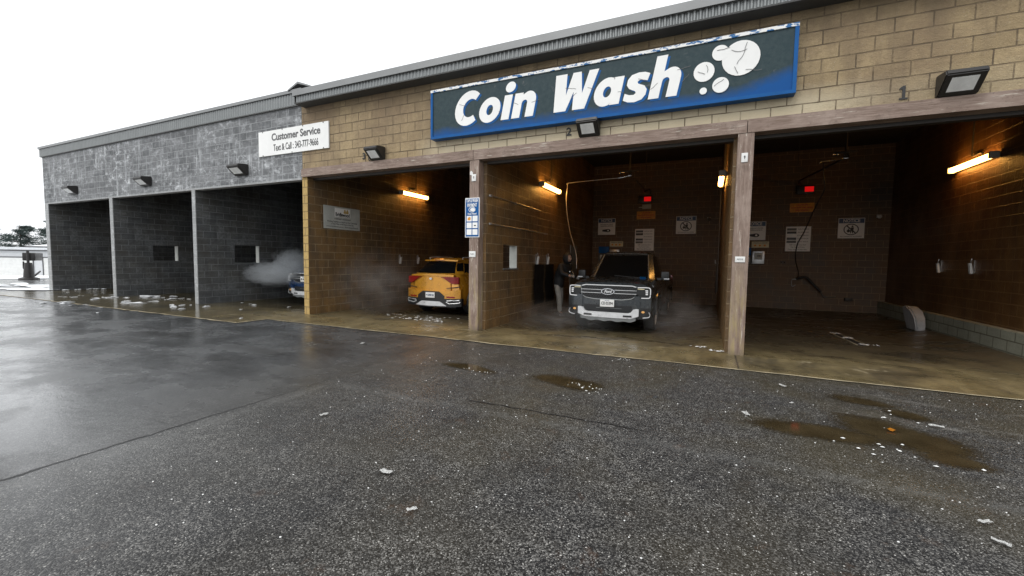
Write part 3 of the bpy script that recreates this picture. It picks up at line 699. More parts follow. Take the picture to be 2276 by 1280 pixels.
text('www.bridlewood.ca - Residents Board', .06, 0, -.235, -.0095, M['greyink'], t, width=1.1)

# ------------------------------------------------------------------ signs and boxes on the back walls
def notice(x, z, kind, label, w_=.66, h_=.62):
    t = thing('notice_sign', label, 'sign', (x, D - .004, z), group='notice signs on the back walls')
    boxo('board', (-w_ / 2, w_ / 2, -.012, 0, -h_ / 2, h_ / 2), M['signwhite'], t)
    boxo('header', (-w_ / 2 + .015, w_ / 2 - .015, -.015, -.0125, h_ / 2 - .155, h_ / 2 - .015), M['navy'], t)
    text('NOTICE', .14, 0, h_ / 2 - .085, -.017, M['signwhite'], t, off=.003, width=.42)
    if kind == 'ban':
        text('NO GARBAGE ALLOWED', .05, 0, -h_ / 2 + .055, -.0135, M['ink'], t, width=.54)
        bm = bmesh.new(); r1, r2, n = .175, .150, 32; c = (0, -.04)
        for k in range(n):
            a, b = 2 * math.pi * k / n, 2 * math.pi * (k + 1) / n
            bm.faces.new([bm.verts.new((c[0] + r * math.cos(q) * 1.1, -.0155, c[1] + r * math.sin(q))) for r, q in ((r1, a), (r1, b), (r2, b), (r2, a))])
        d = .012; q = R(135)
        bm.faces.new([bm.verts.new((c[0] + u * math.cos(q) + s * d, -.0165, c[1] + u * math.sin(q) + s * d)) for u, s in ((-.155, -1), (-.155, 1), (.155, 1), (.155, -1))])
        fin('prohibition_ring', bm, M['ink'], t)
        bm = bmesh.new(); disc(bm, .03, .055, .026, -.0145, .002, 12)
        plate(bm, [(-.02, -.16), (.0, -.16), (.015, -.07), (.03, -.16), (.055, -.16), (.06, -.03), (.07, .02), (.0, .025), (-.02, -.02)], -.0145, .002)
        disc(bm, -.065, -.085, .045, -.0147, .002, 12); plate(bm, [(-.075, -.04), (-.055, -.04), (-.05, -.01), (-.08, -.01)], -.0145, .002)
        fin('figure_symbol', bm, M['ink'], t)
    else:
        text('THIS AREA IS UNDER', .05, 0, .085, -.0135, M['ink'], t, width=.5)
        text('SURVEILLANCE', .06, 0, .02, -.0135, M['ink'], t, width=.46)
        bm = bmesh.new(); disc(bm, .05, -.15, .062, -.0145, .002, 20, .10); plate(bm, [(-.16, -.18), (-.02, -.2), (-.02, -.1), (-.16, -.12)], -.0145, .002); fin('camera_symbol', bm, M['ink'], t)
        bm = bmesh.new(); disc(bm, .06, -.15, .034, -.0165, .0015, 16); fin('camera_lens_symbol', bm, M['signwhite'], t)
notice(3.39, 2.60, 'ban', 'no garbage notice sign on the back wall of bay 1')
notice(-1.355, 2.80, 'ban', 'no garbage notice sign on the back wall behind the pickup truck')
notice(.78, 2.56, 'cam', 'surveillance notice sign on the back wall of bay 1 beside the post')
notice(-4.18, 2.80, 'cam', 'surveillance notice sign on the back wall above the person')
def price_board(x, z, label):
    t = thing('price_board', label, 'sign', (x, D - .004, z), group='white instruction boards on the back walls')
    boxo('board', (-.34, .34, -.014, 0, -.40, .40), M['signwhite'], t)
    for i in range(5):
        if i != 2: boxo('dark_label', (-.31, -.05, -.017, -.0145, .27 - i * .10, .345 - i * .10), M['bronze'] if i % 2 else M['greyink'], t)
    for i in range(5): text(('WASH PROGRAMS', 'HIGH PRESSURE SOAP', 'FOAM BRUSH', 'CLEAR RINSE', 'HOT WAX')[i], .05, .13, .31 - i * .1, -.0155, M['greyink'], t, width=.30)
    for i, s in enumerate(('4.00 minimum to start', 'Tap Card or Coins', 'Please keep the bay clean')): text(s, .065, 0, -.19 - i * .075, -.0155, M['greyink'], t, width=(.46, .38, .52)[i])
price_board(2.02, 2.28, 'white wash instruction board on the back wall of bay 1')
price_board(-2.77, 2.29, 'white wash instruction board on the wall above the truck roof')
def yellow(x, z, label):
    t = thing('warning_sign', label, 'sign', (x, D - .004, z), group='yellow warning signs on the back walls')
    boxo('board', (-.33, .33, -.012, 0, -.145, .145), M['yellow'], t)
    for i, (s, w2_) in enumerate((('CAUTION', .3), ('DO NOT ENTER WHEN FLASHING', .58), ('WAIT FOR SIGNAL', .36))): text(s, .06, 0, .085 - i * .085, -.014, M['red'], t, width=w2_, off=.002)
yellow(2.08, 3.28, 'orange yellow warning sign with red print in bay 1')
yellow(-2.74, 3.19, 'orange yellow warning sign with red print above the truck')
def display(x, z, label):
    t = thing('timer_display', label, 'display', (x, D - .004, z), group='red timer displays on the back walls')
    boxo('case', (-.26, .22, -.12, 0, -.14, .14), M['black'], t, .02)
    boxo('screen', (-.05, .19, -.126, -.1205, -.075, .085), M['led'], t, .002)
display(2.16, 3.84, 'glowing red timer display in bay 1')
display(-2.76, 3.76, 'glowing red timer display in the truck bay')
t = thing('junction_box', 'pale grey box between the red display and the yellow sign', 'box', (-2.72, D - .004, 3.50)); boxo('case', (-.16, .16, -.07, 0, -.08, .08), M['vinyl'], t, .012); boxo('conduit_stub', (-.28, -.16, -.05, -.02, -.04, .0), M['vinyl'], t)
def paybox(x, z, label, full=True):
    t = thing('payment_box', label, 'payment box', (x, D - .004, z), group='payment boxes on the back walls')
    boxo('tag_panel', (-.02, .48, -.02, 0, .42, .62), M['cream'], t)
    text('Minimum $4.00', .06, .23, .575, -.022, M['ink'], t, width=.4)
    for k in range(3):
        bm = bmesh.new(); disc(bm, .08 + k * .14, .49, .035, -.0225, .002, 10); fin('coin_symbol', bm, M['orange'], t)
    boxo('coin_box', (.0, .36, -.14, 0, -.12, .30), M['steel'], t, .015)
    boxo('card_reader', (.06, .30, -.165, -.1405, .02, .24), M['vinyl'], t, .01)
    boxo('slot', (.14, .24, -.170, -.1655, .12, .16), M['black'], t)
    boxo('display_case', (-.42, -.03, -.12, 0, -.12, .14), M['greyink'], t, .015)
    boxo('display_glass', (-.36, -.09, -.124, -.1205, -.06, .1), M['lens'], t)
    boxo('blue_case', (-.42, -.03, -.10, 0, .16, .42), M['blue'], t, .015)
paybox(.74, 1.58, 'steel coin and card payment box on the back wall of bay 1')
paybox(-4.02, 1.62, 'steel coin and card payment box on the wall behind the truck')
t = thing('security_camera', 'small grey dome camera on the back wall right of the no garbage sign', 'camera', (4.05, D - .004, 2.95)); boxo('mount', (-.06, .06, -.05, 0, -.05, .05), M['steel'], t, .01); bm = bmesh.new(); bmesh.ops.create_uvsphere(bm, u_segments=12, v_segments=8, radius=.06, matrix=Matrix.Translation((0, -.08, -.02))); fin('dome', bm, M['lens'], t, True)
t = thing('security_camera', 'small grey dome camera on the back wall of the truck bay', 'camera', (-.62, D - .004, 3.0)); boxo('mount', (-.06, .06, -.05, 0, -.05, .05), M['steel'], t, .01); bm = bmesh.new(); bmesh.ops.create_uvsphere(bm, u_segments=12, v_segments=8, radius=.06, matrix=Matrix.Translation((0, -.08, -.02))); fin('dome', bm, M['greyink'], t, True)

# ------------------------------------------------------------------ tube lights
def tube_light(x, y0, y1, z, side, label):
    t = thing('tube_light', label, 'tube light', (x, (y0 + y1) / 2, z), group='warm tube lights in the bays')
    L = (y1 - y0) / 2; s = side
    boxo('backplate', (min(0, s * .05), max(0, s * .05), -L, L, -.05, .05), M['vinyl'], t, .01)
    bm = bmesh.new(); tube(bm, [(s * .095, -L + .03, 0), (s * .095, L - .03, 0)], .055, 14); fin('tube', bm, M['tube'], t, True)
    for e in (-1, 1): boxo('end_cap', (min(s * .02, s * .16), max(s * .02, s * .16), e * L - .03, e * L + .03, -.065, .065), M['vinyl'], t, .01)
    tubeo('conduit', [(s * .03, -L * .3, .06), (s * .03, -L * .3, .16), (s * .03, .1, .17), (s * .03, .14, .35), (s * .03, .14, 1.4)], .016, M['conduit'], t, 5)
tube_light(4.338, 3.67, 5.23, 3.58, -1, 'glowing tube light on the rusty right wall of bay 1')
tube_light(-4.718, 3.04, 4.46, 3.48, 1, 'glowing tube light on the left wall of the truck bay')
tube_light(-.272, 3.0, 4.5, 3.44, -1, 'glowing tube light seen edge on behind the post of bay 1')
tube_light(-9.698, 3.44, 4.83, 3.59, 1, 'glowing tube light above the orange car bay wall')

# ------------------------------------------------------------------ rails, clamps, mats, hoses, booms
for z, y1, lab in ((2.78, 3.1, 'upper thin steel rail on the left wall of the truck bay'), (2.205, 3.65, 'lower thin steel rail on the left wall of the truck bay')):
    t = thing('wall_rail', lab, 'rail', (-4.72, 0, z), group='steel rails on the truck bay wall')
    tubeo('rail', [(.05, .2, 0), (.05, y1, 0)], .014, M['steel'], t)
    for yy in (.3, y1 / 2, y1 - .1): boxo('bracket', (0, .05, yy - .015, yy + .015, -.02, .02), M['steel'], t)
def clamp(x, y, z, s, label):
    t = thing('mat_clamp', label, 'clamp', (x, y, z), group='floor mat clamps on the bay walls')
    boxo('backplate', (min(0, s * .012), max(0, s * .012), -.035, .035, -.13, .13), M['steel'], t)
    bm = bmesh.new(); box(bm, min(s * .02, s * .06), max(s * .02, s * .06), -.03, .03, -.14, .08); bmesh.ops.rotate(bm, verts=bm.verts, cent=(0, 0, -.1), matrix=Matrix.Rotation(R(8 * s), 3, 'Y')); fin('jaw', bm, M['white'], t)
    tubeo('handle', [(s * .05, .0, .05), (s * .07, -.05, .10), (s * .06, -.06, .16)], .010, M['steel'], t, 4)
clamp(4.338, 5.6, 1.46, -1, 'white mat clamp on the rusty wall nearer the back of bay 1')
clamp(4.338, 4.24, 1.46, -1, 'white mat clamp on the rusty wall nearer the front of bay 1')
clamp(-4.718, 2.95, 1.50, 1, 'white mat clamp holding the front dark mat in the truck bay')
clamp(-4.718, 3.75, 1.50, 1, 'white mat clamp holding the rear dark mat in the truck bay')
clamp(-9.698, 3.45, 1.44, 1, 'left white mat clamp on the wall of the orange car bay')
clamp(-9.698, 4.38, 1.44, 1, 'right white mat clamp on the wall of the orange car bay')
for y, lab in ((3.03, 'dark rubber floor mat hanging nearest the window opening'), (3.85, 'dark rubber floor mat hanging beside the person')):
    bm = bmesh.new(); n = 10
    for th in (0, 1):
        pass
    vs = [[bm.verts.new((-4.66 + .03 * math.sin(i * .9) * (i / n), y - .34 + .68 * j / 6, 1.36 - 1.05 * i / n)) for j in range(7)] for i in range(n + 1)]
    for i in range(n):
        for j in range(6): bm.faces.new((vs[i][j], vs[i][j + 1], vs[i + 1][j + 1], vs[i + 1][j]))
    bmesh.ops.solidify(bm, geom=bm.faces[:], thickness=.012)
    fin('floor_mat', bm, M['rubber'], None, True, label=lab, category='floor mat', group='rubber floor mats on clamps')
t = thing('utility_door', 'grey metal door panel on the wall behind the person', 'door', (-4.716, 6.3, 0)); boxo('leaf', (0, .03, -.38, .38, .02, 1.98), M['metal_trim'], t); boxo('handle', (.03, .07, -.30, -.26, .95, 1.1), M['steel'], t)
def boom(x, y, zc, ang, L, label, drop):
    t = thing('hose_boom', label, 'hose boom', (x, y, zc), R(0), group='overhead hose booms')
    tubeo('drop_pipe', [(0, 0, .05), (0, 0, 5.1 - zc)], .02, M['conduit'], t)
    boxo('swivel', (-.05, .05, -.05, .05, -.06, .07), M['chrome'], t, .012)
    boxo('swivel_bracket', (-.22, .22, -.05, .05, .07, .10), M['conduit'], t, .01)
    dx, dy = math.cos(ang), math.sin(ang)
    for q in (.07, .15):
        bm = bmesh.new(); bmesh.ops.create_uvsphere(bm, u_segments=10, v_segments=6, radius=.028, matrix=Matrix.Translation((dx * q - .1, -.05, .05))); fin('fitting', bm, M['chrome'], t, True)
    tubeo('swivel_arm', [(0, 0, -.02), (dx * .12, dy * .12, -.06), (dx * .30, dy * .30, -.08)], .024, M['chrome'], t, 4)
    tubeo('arm', [(dx * .28, dy * .28, -.08), (dx * L * .6, dy * L * .6, -.10), (dx * L, dy * L, -.13), (dx * (L + .03), dy * (L + .03), -.18)], .012, M['steel'], t, 6)
    return t
# hose of the truck bay: from the arm tip down to the person's hand
boom(-2.6, 4.4, 3.84, R(180), 1.72, 'overhead steel boom reaching left across the truck bay', 1)
tubeo('pressure_hose', [(-4.36, 4.4, 3.66), (-4.38, 4.38, 3.2), (-4.33, 4.36, 2.75), (-4.22, 4.3, 2.3), (-4.08, 4.2, 1.95), (-3.96, 4.1, 1.6), (-3.92, 4.0, 1.25)], .014, M['steel'], None, 8, label='thin pale hose hanging from the boom tip beside the truck', category='hose')
boom(2.14, 4.4, 3.90, R(205), .55, 'overhead boom swivel hanging from the ceiling of bay 1', 1)
tubeo('pressure_hose', [(1.7, 4.2, 3.74), (1.75, 4.4, 3.5), (1.8, 4.5, 3.2), (1.72, 5.0, 2.8), (1.64, 5.6, 2.3), (1.6, 6.2, 2.0), (1.7, 7.0, 1.6), (1.95, 8.0, 1.2), (2.02, 8.55, 1.0)], .014, M['rubber'], None, 8, label='black hose sagging across bay 1 in front of the instruction board', category='hose')
t = thing('ceiling_pipe', 'dark pipe arm slanting from the bay 1 ceiling to the red display', 'pipe', (0, 0, 0))
tubeo('pipe', [(2.24, 4.6, 3.95), (2.1, 6.4, 4.0), (1.9, 8.3, 4.05), (2.0, 8.7, 4.0)], .028, M['conduit'], t, 4); tubeo('hanger', [(1.55, 6.4, 4.2), (1.55, 6.4, 5.1)], .012, M['conduit'], t)
t = thing('ceiling_pipe', 'dark pipe arm slanting from the truck bay ceiling to the red display', 'pipe', (0, 0, 0))
tubeo('pipe', [(-2.5, 4.9, 3.75), (-2.55, 6.5, 3.8), (-2.75, 8.2, 3.95), (-2.62, 8.7, 4.1), (-2.6, 8.75, 3.95)], .025, M['conduit'], t, 4); tubeo('hanger', [(-2.4, 6.0, 3.8), (-2.4, 6.0, 5.1)], .012, M['conduit'], t)
t = thing('wall_hose', 'dark looped hose on the right wall of the truck bay', 'hose', (-.30, 5.4, 0))
bm = bmesh.new(); loop = [(-.06, .28 * math.cos(a), 1.05 + .42 * math.sin(a)) for a in [2 * math.pi * k / 28 for k in range(29)]]; tube(bm, loop, .014, 6); fin('loop', bm, M['rubber'], t, True)
tubeo('feed_pipe', [(-.04, -.5, .7), (-.04, -.5, 3.35)], .018, M['conduit'], t)
tubeo('hook', [(0, 0, 1.46), (-.1, 0, 1.46), (-.1, 0, 1.54)], .012, M['steel'], t)
t = thing('foam_brush', 'black foam brush wand mounted low on the back wall of bay 1', 'brush', (0, D, 0))
tubeo('wand', [(2.02, -.12, .98), (2.1, -.14, 1.03), (2.28, -.16, 1.04), (2.45, -.16, .86), (2.69, -.14, .60)], .04, M['rubber'], t, 6)
tubeo('bracket', [(2.69, -.14, .60), (2.78, -.08, .46), (2.95, -.04, .44), (3.1, -.01, .46)], .025, M['steel'], t, 4)
tubeo('hose_end', [(2.02, -.12, .98), (1.9, -.1, .95), (1.92, -.08, .75), (2.02, -.1, .8)], .014, M['steel'], t, 5)
boxo('drain_block', (3.32, 3.52, 8.72, 8.855, .34, .44), M['conduit'], None, .02, label='small dark block low on the back wall of bay 1', category='block')
t = thing('wall_fitting', 'small bright twin fitting on the back wall of bay 1', 'fitting', (1.62, D - .004, 1.52)); boxo('plate', (-.06, .1, -.02, 0, -.04, .04), M['conduit'], t)
for q in (-.03, .06):
    bm = bmesh.new(); bmesh.ops.create_uvsphere(bm, u_segments=8, v_segments=6, radius=.025, matrix=Matrix.Translation((q, -.03, 0))); fin('valve_knob', bm, M['chrome'], t, True)
# half round ice slab leaning on the kerb in bay 1
bm = bmesh.new()
prof = [(-.34, 0), (-.36, .15), (-.30, .36), (-.14, .52), (.08, .60), (.24, .60), (.28, .54), (.22, .3), (.12, .0)]
A = [bm.verts.new((-.08 - .10 * z, x * 1.15, z * .95)) for x, z in prof[::-1]]; B = [bm.verts.new((.10 + .02 * z, x * 1.05, z * .92)) for x, z in prof[::-1]]
bm.faces.new(A); bm.faces.new(B[::-1])
for k in range(len(A)): bm.faces.new((A[k], B[k], B[(k + 1) % len(A)], A[(k + 1) % len(A)]))
bmesh.ops.recalc_face_normals(bm, faces=bm.faces); bmesh.ops.bevel(bm, geom=bm.edges[:], offset=.03, segments=2, affect='EDGES')
o = fin('ice_slab', bm, M['stone'], None, True, label='half round pale slab leaning on the kerb in bay 1', category='slab'); o.location = (3.98, 5.75, -.08)

# ------------------------------------------------------------------ vehicles (local: +y runs from the end facing the lot into the bay)
def loft(stations, bow=None):
    bm = bmesh.new(); rings = []
    for y, sec in stations:
        full = [(x, z) for x, z in sec] + [(-x, z) for x, z in sec[::-1] if abs(x) > 1e-6]
        rings.append([bm.verts.new((x, y + (bow(x, y) if bow else 0), z)) for x, z in full])
    n = len(rings[0])
    for a, b in zip(rings, rings[1:]):
        for k in range(n): bm.faces.new((a[k], a[(k + 1) % n], b[(k + 1) % n], b[k]))
    bm.faces.new(rings[0][::-1]); bm.faces.new(rings[-1])
    bmesh.ops.recalc_face_normals(bm, faces=bm.faces)
    return bm
def cut(o, cutters, ang=32):
    dg = None
    for c in cutters:
        m = o.modifiers.new('b', 'BOOLEAN'); m.object = c; m.operation = 'DIFFERENCE'; m.solver = 'EXACT'
    dg = bpy.context.evaluated_depsgraph_get(); bpy.context.view_layer.update(); dg.update()
    me = bpy.data.meshes.new_from_object(o.evaluated_get(dg)); o.modifiers.clear(); old = o.data; o.data = me
    for p in me.polygons: p.use_smooth = True
    me.set_sharp_from_angle(angle=R(ang))
    for c in cutters: bpy.data.objects.remove(c)
def cyl_cutter(x0, x1, y, z, r):
    bm = bmesh.new(); bmesh.ops.create_cone(bm, cap_ends=True, segments=36, radius1=r, radius2=r, depth=abs(x1 - x0), matrix=Matrix.Translation(((x0 + x1) / 2, y, z)) @ Matrix.Rotation(R(90), 4, 'Y'))
    return fin('cutter', bm, M['black'])
def wheel(parent, x, y, r, wdt, side):
    """tyre with rim and spokes; side = +1 / -1 outward"""
    bm = bmesh.new(); h = wdt / 2
    lathe(bm, [(-h + .02, r * .64), (-h, r * .80), (-h + .015, r * .94), (-h + .05, r), (h - .05, r), (h - .015, r * .94), (h, r * .80), (h - .02, r * .64)], 'x', 36, (x, y, r))
    bmesh.ops.recalc_face_normals(bm, faces=bm.faces)
    ty = fin('wheel', bm, M['rubber'], parent, True)
    bm = bmesh.new(); f = x + side * (h - .03); s = side
    lathe(bm, [(-.09 * s, r * .60), (-.0, r * .66), (.02 * s, r * .655), (.0, r * .60), (-.08 * s, r * .56)], 'x', 36, (f, y, r))
    for k in range(6):
        a = 2 * math.pi * k / 6
        b0 = bmesh.new(); box(b0, -.02, .02, -.035, .035, 0, r * .62)
        b0.transform(Matrix.Translation((f - .02 * s, y, r)) @ Matrix.Rotation(a, 4, 'X')); me = bpy.data.meshes.new('t'); b0.to_mesh(me); b0.free(); bm.from_mesh(me); bpy.data.meshes.remove(me)
    bmesh.ops.create_cone(bm, cap_ends=True, segments=16, radius1=r * .16, radius2=r * .13, depth=.06, matrix=Matrix.Translation((f - .01 * s, y, r)) @ Matrix.Rotation(R(90), 4, 'Y'))
    bmesh.ops.create_cone(bm, cap_ends=True, segments=24, radius1=r * .5, radius2=r * .5, depth=.01, matrix=Matrix.Translation((f - .09 * s, y, r)) @ Matrix.Rotation(R(90), 4, 'Y'))
    fin('rim', bm, M['silver'], ty, True)
    return ty
def cplate(name, x0, x1, lo, hi, yf, mat, parent, off=0.0, th=.05, n=24, bev=0.0, **k):
    """curved panel following y=yf(x)-off, z from lo(x) to hi(x)"""
    L = lo if callable(lo) else (lambda x: lo); H = hi if callable(hi) else (lambda x: hi)
    bm = bmesh.new(); F = []; B = []
    for i in range(n + 1):
        x = x0 + (x1 - x0) * i / n; y = yf(x) - off
        F.append((bm.verts.new((x, y, L(x))), bm.verts.new((x, y, H(x))))); B.append((bm.verts.new((x, y + th, L(x))), bm.verts.new((x, y + th, H(x)))))
    for i in range(n):
        bm.faces.new((F[i][0], F[i + 1][0], F[i + 1][1], F[i][1])); bm.faces.new((B[i][0], B[i][1], B[i + 1][1], B[i + 1][0]))
        bm.faces.new((F[i][1], F[i + 1][1], B[i + 1][1], B[i][1])); bm.faces.new((F[i][0], B[i][0], B[i + 1][0], F[i + 1][0]))
    for e in (0, n): bm.faces.new((F[e][0], F[e][1], B[e][1], B[e][0]))
    bmesh.ops.recalc_face_normals(bm, faces=bm.faces)
    return fin(name, bm, mat, parent, True, 40, **k)
def greenhouse(parent, rings, mat, prefix, glass_pairs=(0,)):
    """rings: list of (z, [(x,y) half outline front centre -> rear centre]); faces between the first two rings get inset panes"""
    bm = bmesh.new(); R_ = []
    for z, half in rings:
        zz = z if callable(z) else (lambda x, y, z=z: z)
        full = half + [(-x, y) for x, y in half[::-1] if abs(x) > 1e-6]
        R_.append([bm.verts.new((x, y, zz(x, y))) for x, y in full])
    n = len(R_[0]); side = []
    for j, (a, b) in enumerate(zip(R_, R_[1:])):
        for k in range(n):
            f = bm.faces.new((a[k], a[(k + 1) % n], b[(k + 1) % n], b[k]))
            if j == 0: side.append((k, f))
    bm.faces.new(R_[-1]); bmesh.ops.recalc_face_normals(bm, faces=bm.faces)
    return bm, side, n
def add_glass(parent, bm_src, faces_named, thick=.006):
    for nm, vs in faces_named:
        bm = bmesh.new(); P = [Vector(v) for v in vs]; n = (P[1] - P[0]).cross(P[2] - P[0]).normalized()
        c = sum(P, Vector()) / len(P)
        if n.dot(c - Vector((0, c.y + (0 if abs(n.x) > .5 else (.8 if n.y < 0 else -.8)), c.z - .3))) < 0: n = -n
        a = [bm.verts.new(p + n * thick) for p in P]; b = [bm.verts.new(p - n * .004) for p in P]; bm.faces.new(a)
        for k in range(len(a)): bm.faces.new((a[k], b[k], b[(k + 1) % len(a)], a[(k + 1) % len(a)]))
        bmesh.ops.recalc_face_normals(bm, faces=bm.faces)
        fin(nm, bm, M['glass'], parent)
def inset_poly(vs, d, dt=None, db=None):
    P = [Vector(v) for v in vs]; c = sum(P, Vector()) / len(P); out = []
    n = len(P)
    for i in range(n):
        a, p, b = P[i - 1], P[i], P[(i + 1) % n]
        e1 = (a - p).normalized(); e2 = (b - p).normalized(); s = max(.3, e1.cross(e2).length)
        out.append(p + (e1 + e2) * d / s)
    return out

def pickup(loc, paintm, label, plate_txt, emblem_txt, group=None, rotz=0, plate_z=.66):
    t = thing('pickup_truck', label, 'pickup truck', loc, rotz, group)
    W = .93
    def sec(w, zb, zt, ws, zs=None):
        zs = zs or zt - .12
        return [(0, zb), (w - .12, zb), (w - .02, zb + .10), (w, .62), (w, .78), (w - .01, zs - .08), (ws, zs), (ws - .05, zt - .03), (ws * .80, zt), (ws * .35, zt + .012), (0, zt + .018)]
    bowf = lambda x: .055 * (x / .9) ** 2 + .9 * max(0, abs(x) - .72) ** 2
    def bow(x, y): return bowf(x) * max(0, 1 - y / .5)
    st = [(.07, sec(.86, .46, 1.02, .78)), (.13, sec(.90, .42, 1.085, .83)), (.30, sec(W, .40, 1.115, .86)), (.8, sec(W, .36, 1.14, .86)), (1.32, sec(W, .34, 1.17, .86)),
          (1.45, sec(W, .34, 1.13, .88)), (3.25, sec(W, .34, 1.15, .88)), (3.35, sec(W, .34, 1.18, .90)), (5.2, sec(W, .42, 1.20, .90)), (5.34, sec(.91, .48, 1.20, .88))]
    b = fin('body', loft(st, bow), paintm, t, True, 32)
    WF, WR, WRAD = .90, 4.17, .39
    cs = []
    for y in (WF, WR):
        for s in (-1, 1): cs.append(cyl_cutter(s * .62, s * 1.2, y, WRAD + .02, WRAD + .075))
    bmc = bmesh.new(); box(bmc, -.78, .78, 3.46, 5.24, .72, 1.5); bmesh.ops.remove_doubles(bmc, verts=bmc.verts, dist=1e-4); cs.append(fin('cutter', bmc, M['black']))
    cut(b, cs)
    for y in (WF, WR):
        for s in (-1, 1):
            wheel(t, s * .79, y, WRAD, .26, s)
            bm = bmesh.new(); rr = WRAD + .085; pts = [(s * (.945), y + rr * math.cos(a), WRAD + .02 + rr * math.sin(a)) for a in [math.pi * k / 16 for k in range(17)]]
            tube(bm, pts, .032, 8); fin('wheel_arch', bm, paintm, t, True)
    boxo('underbody', (-.6, .6, .35, 5.1, .28, .45), M['darktrim'], t)
    # cab
    belt = [(0, 1.28), (.66, 1.36), (.80, 1.50), (.845, 2.42), (.84, 3.18), (.74, 3.28), (0, 3.30)]
    roofe = [(0, 2.02), (.55, 2.08), (.645, 2.18), (.665, 2.48), (.66, 3.02), (.60, 3.10), (0, 3.12)]
    top = [(0, 2.16), (.46, 2.20), (.54, 2.28), (.56, 2.48), (.55, 2.92), (.50, 2.98), (0, 3.0)]
    rings = [(1.14, belt), (1.76, roofe), (1.815, [(x * .96, y) for x, y in top]), (1.83, [(x * .6, y + (.2 if y < 2.5 else -.2)) for x, y in top])]
    bm, side, n = greenhouse(t, rings, paintm, 'cab')
    faces = []
    bm.verts.ensure_lookup_table()
    co_ = [[v.co.copy() for v in bm.verts[j * n:(j + 1) * n]] for j in range(2)]
    fin('cab', bm, paintm, t, True, 25)
    A, Bq = co_
    # windscreen: centre two faces together
    ws = [A[n - 1], A[0], A[1], Bq[1], Bq[0], Bq[n - 1]]
    lerp = lambda a, b, k: a + (b - a) * k
    scr = [lerp(A[n - 1], Bq[n - 1], .04), lerp(A[0], Bq[0], .04), lerp(A[1], Bq[1], .04), lerp(A[1], Bq[1], .93), lerp(A[0], Bq[0], .93), lerp(A[n - 1], Bq[n - 1], .93)]
    scr = [Vector((p.x * .97, p.y, p.z)) for p in scr]
    add_glass(t, None, [('windscreen', scr)])
    for s in (0, 1):
        I = (lambda k: k) if not s else (lambda k: n - k)
        for nm, k in (('side_window', 2), ('side_window', 3)):
            q = [lerp(A[I(k)], Bq[I(k)], .08), lerp(A[I(k + 1)], Bq[I(k + 1)], .08), lerp(A[I(k + 1)], Bq[I(k + 1)], .92), lerp(A[I(k)], Bq[I(k)], .92)]
            c = sum(q, Vector()) / 4; q = [c + Vector(((p - c).x, (p - c).y * .93, (p - c).z)) for p in q]
            add_glass(t, None, [(nm, q)])
    rg = [lerp(A[5], Bq[5], .15), lerp(A[n - 5], Bq[n - 5], .15), lerp(A[n - 5], Bq[n - 5], .88), lerp(A[5], Bq[5], .88)]
    add_glass(t, None, [('rear_window', rg)])
    # pale reflective strips where the pillars meet the glass
    for s in (-1, 1):
        tubeo('pillar_trim', [(s * .67, 1.365, 1.165), (s * .558, 2.055, 1.745)], .013, M['metal_trim'], t)
    tubeo('roof_rail', [(-.53, 2.05, 1.765), (0, 2.0, 1.77), (.53, 2.05, 1.765)], .006, M['metal_trim'], t, 4)
    tubeo('wiper', [(.55, 1.34, 1.17), (-.15, 1.36, 1.22)], .010, M['black'], t)
    # mirrors
    for s in (-1, 1):
        mr = boxo('mirror', (s * .93 if s > 0 else -1.12, 1.12 if s > 0 else -.93, 1.52, 1.64, 1.12, 1.34), M['darktrim'], t, .03)
        boxo('mirror_strip', (min(s * 1.0, s * 1.12), max(s * 1.0, s * 1.12), 1.505, 1.519, 1.15, 1.175), M['silver'], mr)
        boxo('mirror_arm', (min(s * .84, s * .94), max(s * .84, s * .94), 1.55, 1.61, 1.13, 1.18), M['darktrim'], mr)
        for yy in (2.0, 2.95): boxo('door_handle', (min(s * .93, s * .955), max(s * .93, s * .955), yy, yy + .2, .99, 1.02), M['darktrim'], t, .008)
    # face: bumper, grille, lamps
    bf = lambda x: bowf(x)
    cplate('bumper', -.90, .90, lambda x: .50 + .06 * max(0, abs(x) - .6), lambda x: .80 if abs(x) > .56 else .76, bf, paintm, t, .035, .12)
    cplate('bumper_lower', -.88, .88, .34, lambda x: .52, bf, M['darktrim'], t, .015, .10)
    cplate('grille', -.57, .57, lambda x: .74 + .35 * max(0, abs(x) - .45), lambda x: 1.04 - .25 * max(0, abs(x) - .50), bf, M['grille'], t, .022, .05)
    # honeycomb lips in the grille
    bm = bmesh.new()
    for r_i, z in enumerate([.765 + .036 * k for k in range(8)]):
        for c_i in range(19):
            x = -.52 + c_i * .058 + (.029 if r_i % 2 else 0)
            if abs(x) > .54 or .86 < z < .95: continue
            y = bf(x) - .030; bmesh.ops.create_cone(bm, cap_ends=True, segments=6, radius1=.016, radius2=.009, depth=.014, matrix=Matrix.Translation((x, y, z)) @ Matrix.Rotation(R(90), 4, 'X'))
    fin('grille_mesh', bm, M['bronze'], t)
    cplate('grille_surround', -.60, .60, lambda x: 1.035 - .25 * max(0, abs(x) - .50), lambda x: 1.055 - .25 * max(0, abs(x) - .50), bf, M['silver'], t, .032, .03)
    bm = bmesh.new(); pts = [(-.60, 1.03), (-.585, .82), (-.50, .765), (-.30, .735), (.30, .735), (.50, .765), (.585, .82), (.60, 1.03)]
    tube(bm, [(x, bf(x) - .035, z) for x, z in pts], .011, 6); fin('grille_frame', bm, M['metal_trim'], t, True)
    cplate('grille_bar', -.80, .80, .865, .95, bf, M['darktrim'], t, .040, .03)
    for z in (.868, .94):
        for s in (-1, 1): cplate('bar_strip', min(s * .14, s * .60), max(s * .14, s * .60), z, z + .010, bf, M['silver'], t, .048, .01)
